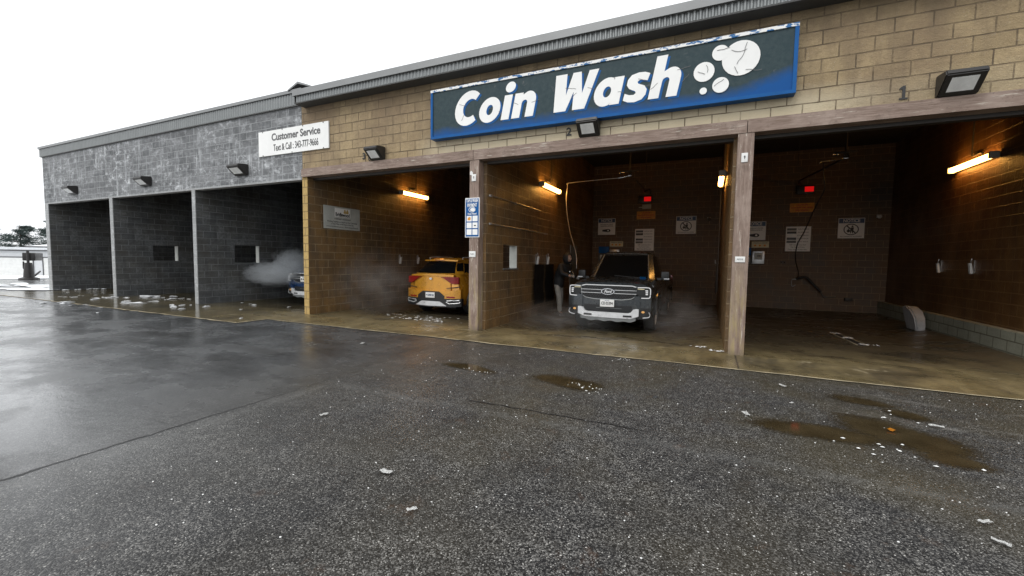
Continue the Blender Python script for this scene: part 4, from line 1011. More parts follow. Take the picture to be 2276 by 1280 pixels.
    for s in (-1, 1):
        a, b_ = (.60, .885)
        hl = cplate('headlight', min(s * a, s * b_), max(s * a, s * b_), lambda x: .80 if abs(x) > .64 else .86, lambda x: 1.035 - .05 * max(0, abs(x) - .6), bf, M['grille'], t, .030, .06)
        # C shaped running light
        pth = [(s * .62, 1.015), (s * .80, 1.02), (s * .868, 1.0), (s * .878, .92), (s * .872, .83), (s * .845, .80), (s * .70, .795)]
        bm = bmesh.new(); tube(bm, smooth_path([(x, bf(x) - .038, z) for x, z in pth], 4), .010, 6); fin('running_light', bm, M['drl'], hl, True)
        for k in range(3): bm = bmesh.new(); box(bm, min(s * .775, s * .83), max(s * .775, s * .83), bf(.8) - .043, bf(.8) - .03, .865 + k * .038, .89 + k * .038); fin('lamp_cell', bm, M['drl'], hl)
        boxo('turn_lamp', (min(s * .62, s * .76), max(s * .62, s * .76), bf(.69) - .040, bf(.69) - .03, .975, .995), M['cream'], hl)
        # fog lamp pods and corner blades
        pod = cplate('fog_pod', min(s * .66, s * .90), max(s * .66, s * .90), .40, .585, bf, M['grille'], t, .045, .05)
        bm = bmesh.new(); disc(bm, s * .745, .50, .024, bf(.745) - .052, .008, 14, .034); fin('fog_lamp', bm, M['amberlamp'], pod)
        tubeo('corner_blade', [(s * .86, bf(.86) - .05, .50), (s * .885, bf(.885) - .05, .43), (s * .85, bf(.85) - .055, .39), (s * .74, bf(.74) - .05, .375)], .010, M['silver'], pod, 4)
        cplate('bumper_pillar', min(s * .56, s * .68), max(s * .56, s * .68), .53, lambda x: .83, bf, paintm, t, .060, .04, 6)
    cplate('lower_intake', -.52, .52, .50, .615, bf, M['grille'], t, .045, .03)
    cplate('intake_slat', -.25, .30, .545, .553, bf, M['metal_trim'], t, .050, .01)
    cplate('skid_plate', -.66, .66, lambda x: .345 + .06 * max(0, (abs(x) - .5) / .16), lambda x: .46 + .10 * max(0, min(1, (abs(x) - .48) / .08)), bf, M['silver'], t, .075, .06)
    cplate('skid_lip', -.60, .60, lambda x: .27 + .03 * max(0, (abs(x) - .45) / .15) + .012 * math.sin(x * 22), .36, bf, M['metal_trim'], t, .055, .10)
    for s in (-1, 1): cplate('tow_slot', min(s * .34, s * .52), max(s * .34, s * .52), .375, .415, bf, M['black'], t, .079, .02, 4)
    # badge and number plate
    em = thing_part('emblem', t)
    bm = bmesh.new(); disc(bm, 0, .91, .068, -.062, .02, 28, .145); fin('rim', bm, M['chrome'], em, True)
    bm = bmesh.new(); disc(bm, 0, .91, .055, -.066, .003, 28, .128); fin('field', bm, M['ink'], em)
    text(emblem_txt, .085, 0, .911, -.068, M['silver'], em, 'script', shear=.35, off=.003, width=.17)
    pl = boxo('number_plate', (-.152, .152, -.100, -.092, plate_z - .078, plate_z + .078), M['signwhite'], t, .003)
    text(plate_txt, .085, 0, plate_z - .005, -.102, M['ink'], pl, 'number', off=.002, width=.25)
    text('ONTARIO', .025, 0, plate_z + .055, -.102, M['navy'], pl, 'number', width=.10)
    boxo('hood_line', (-.45, -.44, .28, 1.2, 1.145, 1.152), M['darktrim'], t)
    # tail end
    for s in (-1, 1): boxo('tail_lamp', (min(s * .80, s * .92), max(s * .80, s * .92), 5.28, 5.36, .80, 1.16), M['taillens'], t, .01)
    boxo('rear_bumper', (-.86, .86, 5.33, 5.46, .48, .66), M['metal_trim'], t, .02)
    return t
def thing_part(name, parent):
    o = bpy.data.objects.new(name, None); col.objects.link(o); o.parent = parent; return o

tr = pickup((-2.52, 1.70, -.10), M['grey_paint'], 'dark grey pickup truck facing out of the middle wash bay', 'CD·55394', 'Ford', 'pickup trucks in the bays')
o = boxo('wash_cloth', (-.07, .07, -.05, .05, 0, .035), M['blue'], None, .015, label='small blue cloth lying at the base of the truck windscreen', category='cloth'); o.location = (-1.98, 2.98, 1.06); o.rotation_euler = (R(20), 0, R(15))
pickup((-12.25, 2.0, -.10), M['blue_paint'], 'blue pickup truck hidden behind steam in the grey bay', 'BK·40217', 'Ford', 'pickup trucks in the bays', plate_z=.86)

def suv(loc, paintm, label, rotz=0):
    t = thing('compact_suv', label, 'car', loc, rotz)
    bowr = lambda x: .10 * (x / .85) ** 2 + .9 * max(0, abs(x) - .66) ** 2
    def bow(x, y): return bowr(x) * max(0, 1 - y / .7)
    def sec(w, zb, zt, ws, zs):
        return [(0, zb), (w - .14, zb), (w - .03, zb + .08), (w, .52), (w + .005, .68), (w - .01, .84), (ws, zs), (ws - .04, zt - .03), (ws * .85, zt), (ws * .4, zt + .01), (0, zt + .012)]
    st = [(.04, sec(.82, .34, 1.02, .76, .95)), (.12, sec(.87, .30, 1.13, .79, 1.04)), (.35, sec(.905, .26, 1.16, .80, 1.06)), (1.0, sec(.91, .24, 1.13, .81, 1.04)), (2.2, sec(.90, .24, 1.06, .82, .98)),
          (3.2, sec(.905, .24, 1.0, .82, .94)), (3.75, sec(.90, .26, .93, .80, .86)), (4.15, sec(.86, .30, .80, .74, .74)), (4.34, sec(.72, .36, .66, .60, .60))]
    b = fin('body', loft(st, bow), paintm, t, True, 32)
    WR, WF, r = .86, 3.45, .345
    cs = [cyl_cutter(s * .60, s * 1.2, y, r + .01, r + .06) for y in (WR, WF) for s in (-1, 1)]
    cut(b, cs, 58)
    for y in (WR, WF):
        for s in (-1, 1):
            wheel(t, s * .775, y, r, .22, s)
            bm = bmesh.new(); rr = r + .075; tube(bm, [(s * .912, y + rr * math.cos(a), r + .01 + rr * math.sin(a)) for a in [R(-8) + R(196) * k / 18 for k in range(19)]], .035, 8); fin('wheel_arch', bm, M['darktrim'], t, True)
    for s in (-1, 1): boxo('sill', (min(s * .86, s * .925), max(s * .86, s * .925), WR + .45, WF - .45, .24, .40), M['darktrim'], t, .02)
    boxo('underbody', (-.62, .62, .3, 4.0, .2, .4), M['darktrim'], t)
    # greenhouse (first entry of a ring = rear centre, last = front centre)
    belt = [(0, .13), (.66, .20), (.78, .45), (.80, 1.35), (.795, 2.2), (.72, 3.02), (0, 3.20)]
    roofe = [(0, .52), (.48, .58), (.57, .78), (.635, 1.35), (.625, 1.95), (.56, 2.28), (0, 2.36)]
    rings = [(lambda x, y: 1.14 - .045 * max(0, y - .5), belt), (lambda x, y: 1.49 + (.03 if abs(x) < .3 else 0), roofe), (1.585, [(0, .64), (.42, .68), (.50, .86), (.53, 1.35), (.52, 1.88), (.46, 2.08), (0, 2.14)]), (1.61, [(0, .95), (.25, .97), (.3, 1.02), (.33, 1.35), (.32, 1.6), (.27, 1.7), (0, 1.74)])]
    bm, side, n = greenhouse(t, rings, paintm, 'cabin'); bm.verts.ensure_lookup_table()
    A, Bq = [[v.co.copy() for v in bm.verts[j * n:(j + 1) * n]] for j in range(2)]
    fin('cabin', bm, paintm, t, True, 40)
    lerp = lambda a, b, k: a + (b - a) * k
    def pane(nm, idx, lo, hi, kx=.95, ky=1.0):
        q = [lerp(A[i], Bq[i], lo) for i in idx] + [lerp(A[i], Bq[i], hi) for i in idx[::-1]]
        c = sum(q, Vector()) / len(q); q = [c + Vector(((p - c).x * kx, (p - c).y * ky, (p - c).z)) for p in q]
        add_glass(t, None, [(nm, q)])
    bm = bmesh.new(); pts = []
    for i in (n - 1, 0, 1):
        for kk in (.10, .97):
            p = lerp(A[i], Bq[i], kk); pts.append(bm.verts.new((p.x * .97, p.y - .012 - (.02 if i == 0 else 0), p.z + .004)))
    bm.faces.new((pts[0], pts[1], pts[3], pts[2])); bm.faces.new((pts[2], pts[3], pts[5], pts[4])); bmesh.ops.recalc_face_normals(bm, faces=bm.faces)
    bmesh.ops.solidify(bm, geom=bm.faces[:], thickness=.02); fin('rear_window', bm, M['glass'], t)
    pane('windscreen', [n - 6, 6, 5] if False else [5, 6, n - 5], .05, .95, .95)
    for s in (0, 1):
        I = (lambda k: k) if not s else (lambda k: n - k)
        pane('side_window', [I(2), I(3)], .12, .88, 1, .92); pane('side_window', [I(3), I(4)], .12, .88, 1, .93); pane('side_window', [I(4), I(5)], .12, .80, 1, .85)
    # dark quarter glass wrapping the rear corners
    for s in (0, 1):
        I = (lambda k: k) if not s else (lambda k: n - k)
        pane('quarter_window', [I(1), I(2)], .25, .90, 1, .9)
    cplate('spoiler', -.56, .56, lambda x: 1.515 - .02 * abs(x), lambda x: 1.555 - .06 * abs(x) ** 2, lambda x: .44 + .14 * abs(x) ** 2, paintm, t, .0, .28)
    boxo('high_brake_light', (-.16, .16, .425, .44, 1.525, 1.54), M['taillens'], t)
    for s in (-1, 1): tubeo('roof_rail', [(s * .56, .75, 1.56), (s * .57, .85, 1.62), (s * .56, 1.9, 1.62), (s * .54, 2.05, 1.56)], .015, M['silver'], t, 4)
    # rear face
    y0 = bowr
    cplate('tailgate', -.60, .60, lambda x: .66 + .05 * abs(x), lambda x: 1.15 - .03 * x * x, y0, paintm, t, -.015, .06)
    cplate('tailgate_lip', -.70, .70, lambda x: 1.10 - .05 * x * x, lambda x: 1.155 - .05 * x * x, y0, paintm, t, .02, .10)
    cplate('bumper', -.88, .88, lambda x: .46 - .02 * abs(x), lambda x: .68 + .02 * abs(x) + .12 * max(0, abs(x) - .55), y0, paintm, t, .025, .12)
    cplate('rear_cladding', -.90, .90, lambda x: .24 + .04 * abs(x), lambda x: .47 + .02 * abs(x), y0, M['darktrim'], t, .030, .12)
    cplate('plate_recess', -.44, .44, lambda x: .47, lambda x: .675 - .75 * max(0, abs(x) - .28), y0, M['bronze'], t, .034, .02)
    cplate('skid_plate', -.50, .50, lambda x: .27 + .02 * abs(x), lambda x: .40 - .55 * max(0, abs(x) - .30), y0, M['silver'], t, .048, .06)
    for s in (-1, 1):
        # two-part tail lamp that thins to a point on the tailgate
        cplate('tail_lamp', min(s * .34, s * .84), max(s * .34, s * .84), lambda x: 1.055 - .16 * min(1, max(0, (abs(x) - .40) / .26)), lambda x: 1.07 + .01 * min(1, (abs(x) - .34) / .2), y0, M['taillens'], t, .040, .05)
        cplate('crease', min(s * .50, s * .86), max(s * .50, s * .86), lambda x: .76 + .10 * (abs(x) - .5), lambda x: .775 + .14 * (abs(x) - .5), y0, M['darktrim'], t, .027, .02)
        cplate('reflector', min(s * .50, s * .74), max(s * .50, s * .74), .505, .545, y0, M['taillens'], t, .034, .03)
        bm = bmesh.new(); pth = [(.52, .425), (.86, .445), (.88, .40), (.85, .37), (.60, .345), (.50, .385), (.52, .425)]
        tube(bm, [(s * x, y0(x) - .040, z) for x, z in pth], .013, 6); fin('exhaust_trim', bm, M['silver'], t, True)
        boxo('mirror', (min(s * .90, s * 1.02), max(s * .90, s * 1.02), 2.75, 2.85, 1.0, 1.14), paintm, t, .03)
    bm = bmesh.new(); disc(bm, 0, 1.02, .030, -.022, .012, 14, .045); fin('emblem', bm, M['silver'], t, True)
    pl = boxo('number_plate', (-.152, .152, -.048, -.040, .495, .645), M['signwhite'], t, .003)
    text('CWRF 574', .07, .02, .565, -.050, M['navy'], pl, 'number', off=.002, width=.20)
    bm = bmesh.new(); disc(bm, -.11, .572, .016, -.0505, .002, 8); fin('crown_mark', bm, M['navy'], pl)
    return t
suv((-7.52, 2.15, -.10), M['orange_paint'], 'burnt orange compact car seen from behind in the third bay')

# ------------------------------------------------------------------ person washing
def skin_mesh(name, verts, edges, radii, mat, parent, sub=2, root=0):
    me = bpy.data.meshes.new(name); me.from_pydata([Vector(v) for v in verts], edges, []); o = bpy.data.objects.new(name, me); col.objects.link(o)
    m = o.modifiers.new('s', 'SKIN'); m.use_smooth_shade = True
    for i, r in enumerate(radii):
        sv = me.skin_vertices[0].data[i]; sv.radius = (r, r) if not hasattr(r, '__len__') else r; sv.use_root = (i == root)
    o.modifiers.new('u', 'SUBSURF').levels = sub
    bpy.context.view_layer.update(); dg = bpy.context.evaluated_depsgraph_get(); dg.update()
    nm = bpy.data.meshes.new_from_object(o.evaluated_get(dg)); o.modifiers.clear(); o.data = nm; nm.materials.clear(); nm.materials.append(mat); nm.name = name
    for p in nm.polygons: p.use_smooth = True
    if parent: o.parent = parent
    return o
M['jacket'] = plain('black_rain_jacket', (.016, .017, .019), .7, 0, .3, 8, bump=.2)
M['trousers'] = plain('pale_work_trousers', (.40, .38, .34), .8, 0, .22, 9, bump=.5)
M['skin'] = plain('skin', (.42, .26, .19), .55, 0, .08)
M['boot'] = plain('brown_boots', (.10, .085, .07), .6)
M['glove'] = plain('pale_glove', (.55, .53, .50), .6)
# local frame: person faces +x (towards the truck)
P = thing('person', 'person in black jacket and pale trousers leaning to spray the truck', 'person', (-4.42, 3.95, -.085), R(-18))
vb = [(0, 0, .93), (.03, 0, 1.10), (.12, 0, 1.28), (.20, 0, 1.42), (.25, 0, 1.49), (.29, 0, 1.56), (.31, 0, 1.66),
      (0, .085, .86), (.03, .08, .50), (-.03, .085, .10), (0, -.08, .86), (.10, -.07, .50), (.12, -.075, .10),
      (.19, .19, 1.41), (.16, .30, 1.18), (.36, .26, 1.08), (.20, -.19, 1.40), (.30, -.28, 1.20), (.52, -.20, 1.14), (.42, .24, 1.075), (.58, -.185, 1.135), (.08, .085, .06), (.22, -.075, .06)]
eb = [(0, 1), (1, 2), (2, 3), (3, 4), (4, 5), (5, 6), (0, 7), (7, 8), (8, 9), (0, 10), (10, 11), (11, 12), (3, 13), (13, 14), (14, 15), (15, 19), (3, 16), (16, 17), (17, 18), (18, 20), (9, 21), (12, 22)]
rb = [.095, .10, .11, .10, .055, .06, .075, .065, .05, .04, .065, .065, .045, .065, .05, .04, .065, .05, .04, .03, .03, .035, .035]
skin_mesh('body', vb, eb, rb, M['skin'], P)
def cloth(name, idx, mat, grow, extra=None):
    mp = {i: k for k, i in enumerate(idx)}
    skin_mesh(name, [vb[i] for i in idx], [(mp[a], mp[b]) for a, b in eb if a in mp and b in mp], [rb[i] + grow for i in idx], mat, P)
skin_mesh('trousers', [(0, 0, 1.0), (0, 0, .90), (.0, .075, .78), (.03, .08, .50), (-.03, .085, .10), (.02, -.07, .78), (.10, -.07, .50), (.12, -.075, .10)],
          [(0, 1), (1, 2), (2, 3), (3, 4), (1, 5), (5, 6), (6, 7)], [.12, .125, .098, .082, .070, .098, .082, .070], M['trousers'], P, root=1)
vj = [(0, 0, .74), (0, 0, .92), (.03, 0, 1.10), (.12, 0, 1.28), (.20, 0, 1.42), (.25, 0, 1.50)] + [vb[i] for i in (13, 14, 15, 16, 17, 18)]
skin_mesh('jacket', vj, [(0, 1), (1, 2), (2, 3), (3, 4), (4, 5), (4, 6), (6, 7), (7, 8), (4, 9), (9, 10), (10, 11)], [.16, .17, .165, .17, .155, .085, .09, .075, .06, .09, .075, .06], M['jacket'], P, root=3)
# hood over the head, open at the face
bm = bmesh.new(); bmesh.ops.create_uvsphere(bm, u_segments=20, v_segments=14, radius=1, matrix=Matrix.Translation((.30, 0, 1.625)) @ Matrix.Diagonal((.135, .12, .155, 1)))
bmesh.ops.delete(bm, geom=[v for v in bm.verts if v.co.x > .385 and 1.54 < v.co.z < 1.71 and abs(v.co.y) < .085], context='VERTS')
bmesh.ops.solidify(bm, geom=bm.faces[:], thickness=-.012); fin('hood', bm, M['jacket'], P, True)
# face details
bm = bmesh.new(); bmesh.ops.create_uvsphere(bm, u_segments=16, v_segments=12, radius=1, matrix=Matrix.Translation((.325, 0, 1.62)) @ Matrix.Diagonal((.09, .075, .11, 1)))
for v in bm.verts:
    if v.co.x > .39 and abs(v.co.y) < .02 and 1.59 < v.co.z < 1.64: v.co.x += .018
fin('face', bm, M['skin'], P, True)
bm = bmesh.new()
for s in (-1, 1): bmesh.ops.create_uvsphere(bm, u_segments=8, v_segments=6, radius=.010, matrix=Matrix.Translation((.408, s * .028, 1.635)))
fin('eyes', bm, M['ink'], P, True)
def hand(c, dirv, side):
    d = Vector(dirv).normalized(); up = Vector((0, 0, 1)); sd_ = d.cross(up).normalized() * side; up = sd_.cross(d).normalized() * side
    c = Vector(c); vs = [c, c + d * .05]; es = [(0, 1)]; rs = [.030, .028]
    for k in range(4):
        o_ = (k - 1.5) * .019; L = (.030, .036, .034, .026)[k]; b = len(vs)
        p0 = c + d * .075 + up * o_; p1 = p0 + d * L * .6 - sd_ * .012; p2 = p1 - sd_ * L * .9 ; p3 = p2 - d * L * .7
        vs += [p0, p1, p2, p3]; es += [(1, b), (b, b + 1), (b + 1, b + 2), (b + 2, b + 3)]; rs += [.011, .010, .0095, .008]
    b = len(vs); vs += [c + d * .03 + up * .03 - sd_ * .015, c + d * .06 + up * .035 - sd_ * .035]; es += [(0, b), (b, b + 1)]; rs += [.012, .010]
    return skin_mesh('glove', vs, es, rs, M['glove'], P, 1)
hand((.42, .24, 1.075), (1, -.1, 0), 1); hand((.57, -.187, 1.135), (1, .1, 0), -1)
for s, (x, y) in ((1, (-.01, .085)), (-1, (.14, -.075))):
    bm = bmesh.new(); sec_ = [(-.09, .045, .07), (-.03, .05, .12), (.04, .048, .10), (.12, .05, .065), (.18, .035, .045)]
    rg = []
    for dx, w_, h_ in sec_: rg.append([bm.verts.new((x + dx, y + w_ * math.cos(a), max(.0, h_ / 2 + h_ / 2 * math.sin(a)))) for a in [2 * math.pi * k / 10 for k in range(10)]])
    for a, b in zip(rg, rg[1:]):
        for k in range(10): bm.faces.new((a[k], a[(k + 1) % 10], b[(k + 1) % 10], b[k]))
    bm.faces.new(rg[0]); bm.faces.new(rg[-1][::-1]); bmesh.ops.recalc_face_normals(bm, faces=bm.faces)
    fin('boot', bm, M['boot'], P, True)
t = thing('spray_wand', 'thin steel spray wand held by the person over the truck hood', 'spray wand', (-4.42, 3.95, -.085), R(-18))
tubeo('lance', [(.40, .22, 1.09), (.60, -.20, 1.15), (1.05, -.95, 1.28)], .011, M['steel'], t)
boxo('trigger', (.44, .50, .10, .17, 1.06, 1.14), M['black'], t, .01)
tubeo('hose', [(.40, .22, 1.09), (.1, .42, 1.30), (-.22, .44, 1.15), (-.36, .40, .75), (-.30, .35, .35), (-.12, .2, .06), (.3, -.3, .04)], .012, M['steel'], t, 8)

# ------------------------------------------------------------------ loose bits on the ground
def lump(name, x, y, sx, sy, sz, mat, seed, z=None, amp=.35, sub=2, **k):
    bm = bmesh.new(); bmesh.ops.create_icosphere(bm, subdivisions=sub, radius=1)
    for v in bm.verts:
        q = 1 + amp * mnoise.noise(v.co * 1.3 + Vector((seed * 3.1, seed, 0))) * 2
        v.co = Vector((v.co.x * sx * q, v.co.y * sy * q, max(-.25, v.co.z) * sz * q))
    o = fin(name, bm, mat, None, True, 30, **k); o.location = (x, y, (floor_z(x, y) if z is None else z) + sz * .2); o.rotation_euler.z = seed * 1.7
    return o
CH = [(-22.51, -.12), (-20.52, -1.0), (-20.24, -.97), (-20.11, -.88), (-19.88, -.84), (-20.62, -.47), (-20.36, -.47), (-20.33, -.15), (-18.95, -.65), (-18.46, -.84), (-19.09, -.41), (-18.86, -.37), (-19.92, .14), (-18.85, -.25), (-18.81, -.17), (-17.66, -1.78), (-16.81, -2.02), (-18.02, -1.8), (-16.77, -1.73), (-16.55, -1.74), (-18.2, -2.12), (-17.38, -2.38), (-15.53, -1.86), (-18.4, -.06), (-17.0, -.73), (-16.46, -.91), (-17.08, -.61), (-16.07, -.83), (-15.96, -.76), (-18.46, .59), (-17.86, .08), (-17.89, .23), (-16.35, -.36), (-16.32, -.24), (-17.76, .48), (-18.19, .78), (-18.08, .85), (-17.01, .55), (-18.65, 1.42), (-17.61, 1.18), (-17.1, 1.16), (-16.61, .19), (-14.68, -.58), (-14.15, -.81), (-14.44, -.43), (-13.51, -.93), (-14.3, -.28), (-13.53, -.31), (-14.09, 1.08), (-13.91, 1.24), (-13.53, 1.12), (-12.13, -.2), (-10.42, -1.3), (-12.28, 1.36), (-14.23, -2.41)]
protos = []
for s in range(5):
    o = lump('snow_chunk', 0, 0, .12, .07, .035, M['slush'], s + 1.3, 0, .55, 3); o['label'] = 'white chunk of slush on the wet floor before the grey bays'; o['category'] = 'snow chunk'; o['group'] = 'white slush chunks before the grey bays'; protos.append(o)
rn = random.Random(11)
big_ = {(-18.65, 1.42): 1.9, (-18.46, .59): 2.3, (-16.46, -.91): 1.0, (-16.07, -.83): 1.7, (-17.66, -1.78): 1.6, (-14.15, -.81): 1.2}
for i, (x, y) in enumerate(CH):
    o = protos[i % 5] if i < 5 else protos[i % 5].copy()
    if i >= 5: col.objects.link(o)
    k = big_.get((x, y), rn.uniform(.3, 1.0)) * (.5 if x < -19.5 else .85); o.scale = (k * rn.uniform(.8, 1.6), k, k * rn.uniform(.4, .9)); o.location = (x, y, floor_z(x, y) + .012 + .004 * k); o.rotation_euler.z = rn.uniform(0, 3.1)
# thin line of slush along the wall foot of the far bay
bm = bmesh.new()
for i in range(60):
    y = rn.uniform(.2, 6.5); x = -24.05 + rn.uniform(0, .22); r_0 = rn.uniform(.02, .05)
    bmesh.ops.create_icosphere(bm, subdivisions=1, radius=r_0, matrix=Matrix.Translation((x, y, floor_z(x, y) + .02)) @ Matrix.Diagonal((1, 1.8, .6, 1)))
fin('slush_line', bm, M['snow'], kind='stuff', label='thin line of slush along the foot of the far left wall')
LIT = [(-2.47, -5.39, .045, 'crumpled white scrap on the dark asphalt in the foreground centre'), (-2.04, -5.66, .03, 'small white scrap nearest the bottom of the asphalt centre'), (-.17, -2.98, .055, 'flat white scrap lying between the two muddy puddles'), (.9, -4.54, .036, 'curled white scrap nearest the bottom right corner'), (.93, -4.33, .035, 'thin white scrap just above the curled one at right'), (-3.7, -4.82, .04, 'thin white curl beside the long crack'), (.3, -1.71, .05, 'thin pale scrap close to the concrete apron edge'), (1.37, -2.55, .05, 'white scrap beyond the largest muddy puddle'), (.29, -2.4, .028, 'tiny white square scrap between puddle and apron'), (-5.82, -2.17, .05, 'white fleck on the asphalt before the orange car bay')]
for i, (x, y, s, lab) in enumerate(LIT):
    bm = bmesh.new(); n = 6; ang = i * .9
    vs = [[bm.verts.new((s * (a / n - .5) * 2 * (1 + .3 * mnoise.noise(Vector((a, b, i)))), s * (b / n - .5) * .9 * (1 + .5 * mnoise.noise(Vector((b, a, i + 9)))), .016 + s * .25 * (mnoise.noise(Vector((a * .6, b * .6, i * 5))) + .45))) for b in range(n + 1)] for a in range(n + 1)]
    for a in range(n):
        for b in range(n): bm.faces.new((vs[a][b], vs[a + 1][b], vs[a + 1][b + 1], vs[a][b + 1]))
    bmesh.ops.solidify(bm, geom=bm.faces[:], thickness=.002)
    o = fin('paper_scrap', bm, M['paper'], None, True, 40, label=lab, category='litter'); o.location = (x, y, 0); o.rotation_euler.z = ang
bm = bmesh.new(); n = 5
pts = [(.0, -.05), (.03, -.03), (.045, .0), (.025, .035), (0, .055), (-.03, .03), (-.04, -.005), (-.025, -.035)]
c = bm.verts.new((0, 0, .004)); vs = [bm.verts.new((x, y, .012 * abs(math.sin(i * 1.3)))) for i, (x, y) in enumerate(pts)]
for k in range(8): bm.faces.new((c, vs[k], vs[(k + 1) % 8]))
bmesh.ops.solidify(bm, geom=bm.faces[:], thickness=.001)
o = fin('fallen_leaf', bm, M['orange'], None, True, label='small yellow orange leaf at the edge of the largest puddle', category='leaf'); o.location = (.96, -2.86, .016); o.scale = (.75, .6, 1)
lump('pebble', -1.02, -2.83, .03, .02, .018, M['black'], 4, 0, label='small black stone on the asphalt before the right post', category='stone')

# puddles: thin muddy sheets, with an edge attribute that lets stones poke through the rim
def puddle(parts, z, seed, name='puddle'):
    bm = bmesh.new(); at = bm.verts.layers.float.new('edge'); 
    x0 = min(p[0] - p[2] * 1.3 for p in parts); x1 = max(p[0] + p[2] * 1.3 for p in parts); y0 = min(p[1] - p[3] * 1.3 for p in parts); y1 = max(p[1] + p[3] * 1.3 for p in parts)
    st = .035; nx = int((x1 - x0) / st) + 1; ny = int((y1 - y0) / st) + 1; G = {}
    for i in range(nx + 1):
        for j in range(ny + 1):
            x, y = x0 + i * st, y0 + j * st; e = 0
            for cx, cy, rx, ry, rot in parts:
                dx, dy = x - cx, y - cy; u = dx * math.cos(rot) + dy * math.sin(rot); v = -dx * math.sin(rot) + dy * math.cos(rot)
                e = max(e, 1.15 - math.hypot(u / rx, v / ry))
            e += .35 * mnoise.noise(Vector((x * 2.6, y * 2.6, seed)))
            vtx = bm.verts.new((x, y, z)); vtx[at] = e * 1.3; G[i, j] = (vtx, e)
    for i in range(nx):
        for j in range(ny):
            q = [G[i, j], G[i + 1, j], G[i + 1, j + 1], G[i, j + 1]]
            if max(k[1] for k in q) > -.1: bm.faces.new([k[0] for k in q])
    bmesh.ops.delete(bm, geom=[v for v in bm.verts if not v.link_faces], context='VERTS')
    return fin(name, bm, M['mud'], kind='structure')
puddle([(-3.45, -2.68, .50, .16, -.15)], .004, 1)
puddle([(-2.05, -2.72, .55, .24, -.2)], .0045, 2)
puddle([(1.0, -2.98, .70, .36, -.82), (.40, -3.15, .62, .22, -.05), (1.22, -3.35, .30, .20, -.4)], .005, 3)
puddle([(.98, -1.95, .36, .17, -.4), (1.25, -2.25, .24, .16, -.6)], .0055, 4)
# foam flecks
def foam(name, cents, spread, n, r, seed, lab, z=.008):
    bm = bmesh.new(); q = random.Random(seed)
    for cx, cy in cents:
        for _ in range(n):
            x, y = cx + q.gauss(0, spread), cy + q.gauss(0, spread * .6); rr = (.35 + .65 * q.random() ** 2) * r; k = 8; a0 = q.random() * 6; el = q.uniform(.35, .9)
            zz = floor_z(x, y) + z; top = bm.verts.new((x, y, zz + .006))
            vs = [bm.verts.new((x + rr * math.cos(a0 + 2 * math.pi * i / k) * (1 + q.uniform(-.25, .25)), y + rr * el * math.sin(a0 + 2 * math.pi * i / k), zz)) for i in range(k)]
            for i in range(k): bm.faces.new((vs[i], vs[(i + 1) % k], top))
    fin(name, bm, M['paper'], kind='stuff', label=lab)
foam('foam_flecks', [(.71, -3.29), (.89, -3.18), (.83, -3.32), (.72, -3.38), (.87, -3.4), (.7, -3.52), (.98, -3.34), (.46, -3.24), (.49, -3.35), (1.27, -3.43), (1.3, -3.47), (1.0, -3.56), (1.14, -2.3), (1.06, -2.52), (1.22, -2.44), (1.14, -2.21), (.6, -3.44)], .04, 1, .020, 1, 'white foam flecks floating on the largest muddy puddle')
foam('foam_flecks', [(-3.3, -2.77), (-3.1, -2.8), (-3.25, -2.9), (-1.87, -2.75), (-1.71, -2.92), (-1.55, -2.98), (-1.64, -2.82), (-1.9, -2.8), (-1.75, -1.22), (-1.6, -1.25)], .08, 5, .012, 2, 'small white foam flecks around the two middle puddles')
foam('foam_flecks', [(-7.6, 1.5), (-7.1, 1.7), (-8.2, 1.6), (-6.9, 1.3), (-7.5, 1.2), (-6.6, 1.0)], .26, 14, .05, 3, 'pale foam suds on the wet floor behind the orange car', z=.012)
foam('foam_flecks', [(-.61, .45), (-.4, .2), (2.2, 3.6), (2.3, 2.8), (2.1, 4.2)], .07, 12, .045, 4, 'pale foam streaks on the floor around the right post and bay 1', z=.012)
bmf = bmesh.new(); q = random.Random(9)
for i in range(420):   # loose pale grit that catches the light
    x, y = q.uniform(-4.5, 3.2), q.uniform(-6.4, -1.3); r0 = q.uniform(.002, .006)
    bmesh.ops.create_icosphere(bmf, subdivisions=1, radius=r0, matrix=Matrix.Translation((x, y, r0 * .5)) @ Matrix.Diagonal((1.3, 1, .7, 1)))
fin('loose_grit', bmf, M['paper'], kind='stuff', label='pale loose grit scattered over the dark asphalt')

# ------------------------------------------------------------------ vacuum stand, background building and trees
M['shed'] = plain('pale_shed_cladding', (.62, .63, .64), .6, 0, .05)
M['eave_trim'] = plain('dark_eave_trim', (.06, .06, .065), .5)  # dark colour of the eaves and garage door frames
t = thing('vacuum_stand', 'dark vacuum stand with box head and hose on the snowy lot', 'vacuum stand', (-34.63, 2.46, 0), R(-30))
bm = bmesh.new(); lathe(bm, [(0, .001), (0, .42), (.10, .40), (.16, .22), (.75, .17), (.95, .15), (.95, .001)], 'z', 16); fin('post', bm, M['bronze'], t, True)
tubeo('mast', [(0, 0, .9), (-.02, 0, 1.62)], .06, M['bronze'], t)
boxo('head', (-1.5, -.12, -.25, .25, 1.06, 1.50), M['bronze'], t, .05)
boxo('panel', (-1.46, -1.05, -.262, -.251, 1.10, 1.46), M['lens'], t)
tubeo('hose', [(-.1, -.2, 1.0), (-.5, -.3, .62), (-.9, -.3, .9), (-1.0, -.3, .6), (-1.1, -.35, .3)], .035, M['bronze'], t, 6)
tubeo('floor_hose', [(-.2, -.3, .06), (-1.2, -.5, .05), (-2.0, -.4, .06), (-2.3, -.2, .30), (-1.9, 0, .42), (-1.5, -.1, .2), (-1.6, -.3, .05)], .04, M['bronze'], t, 8)
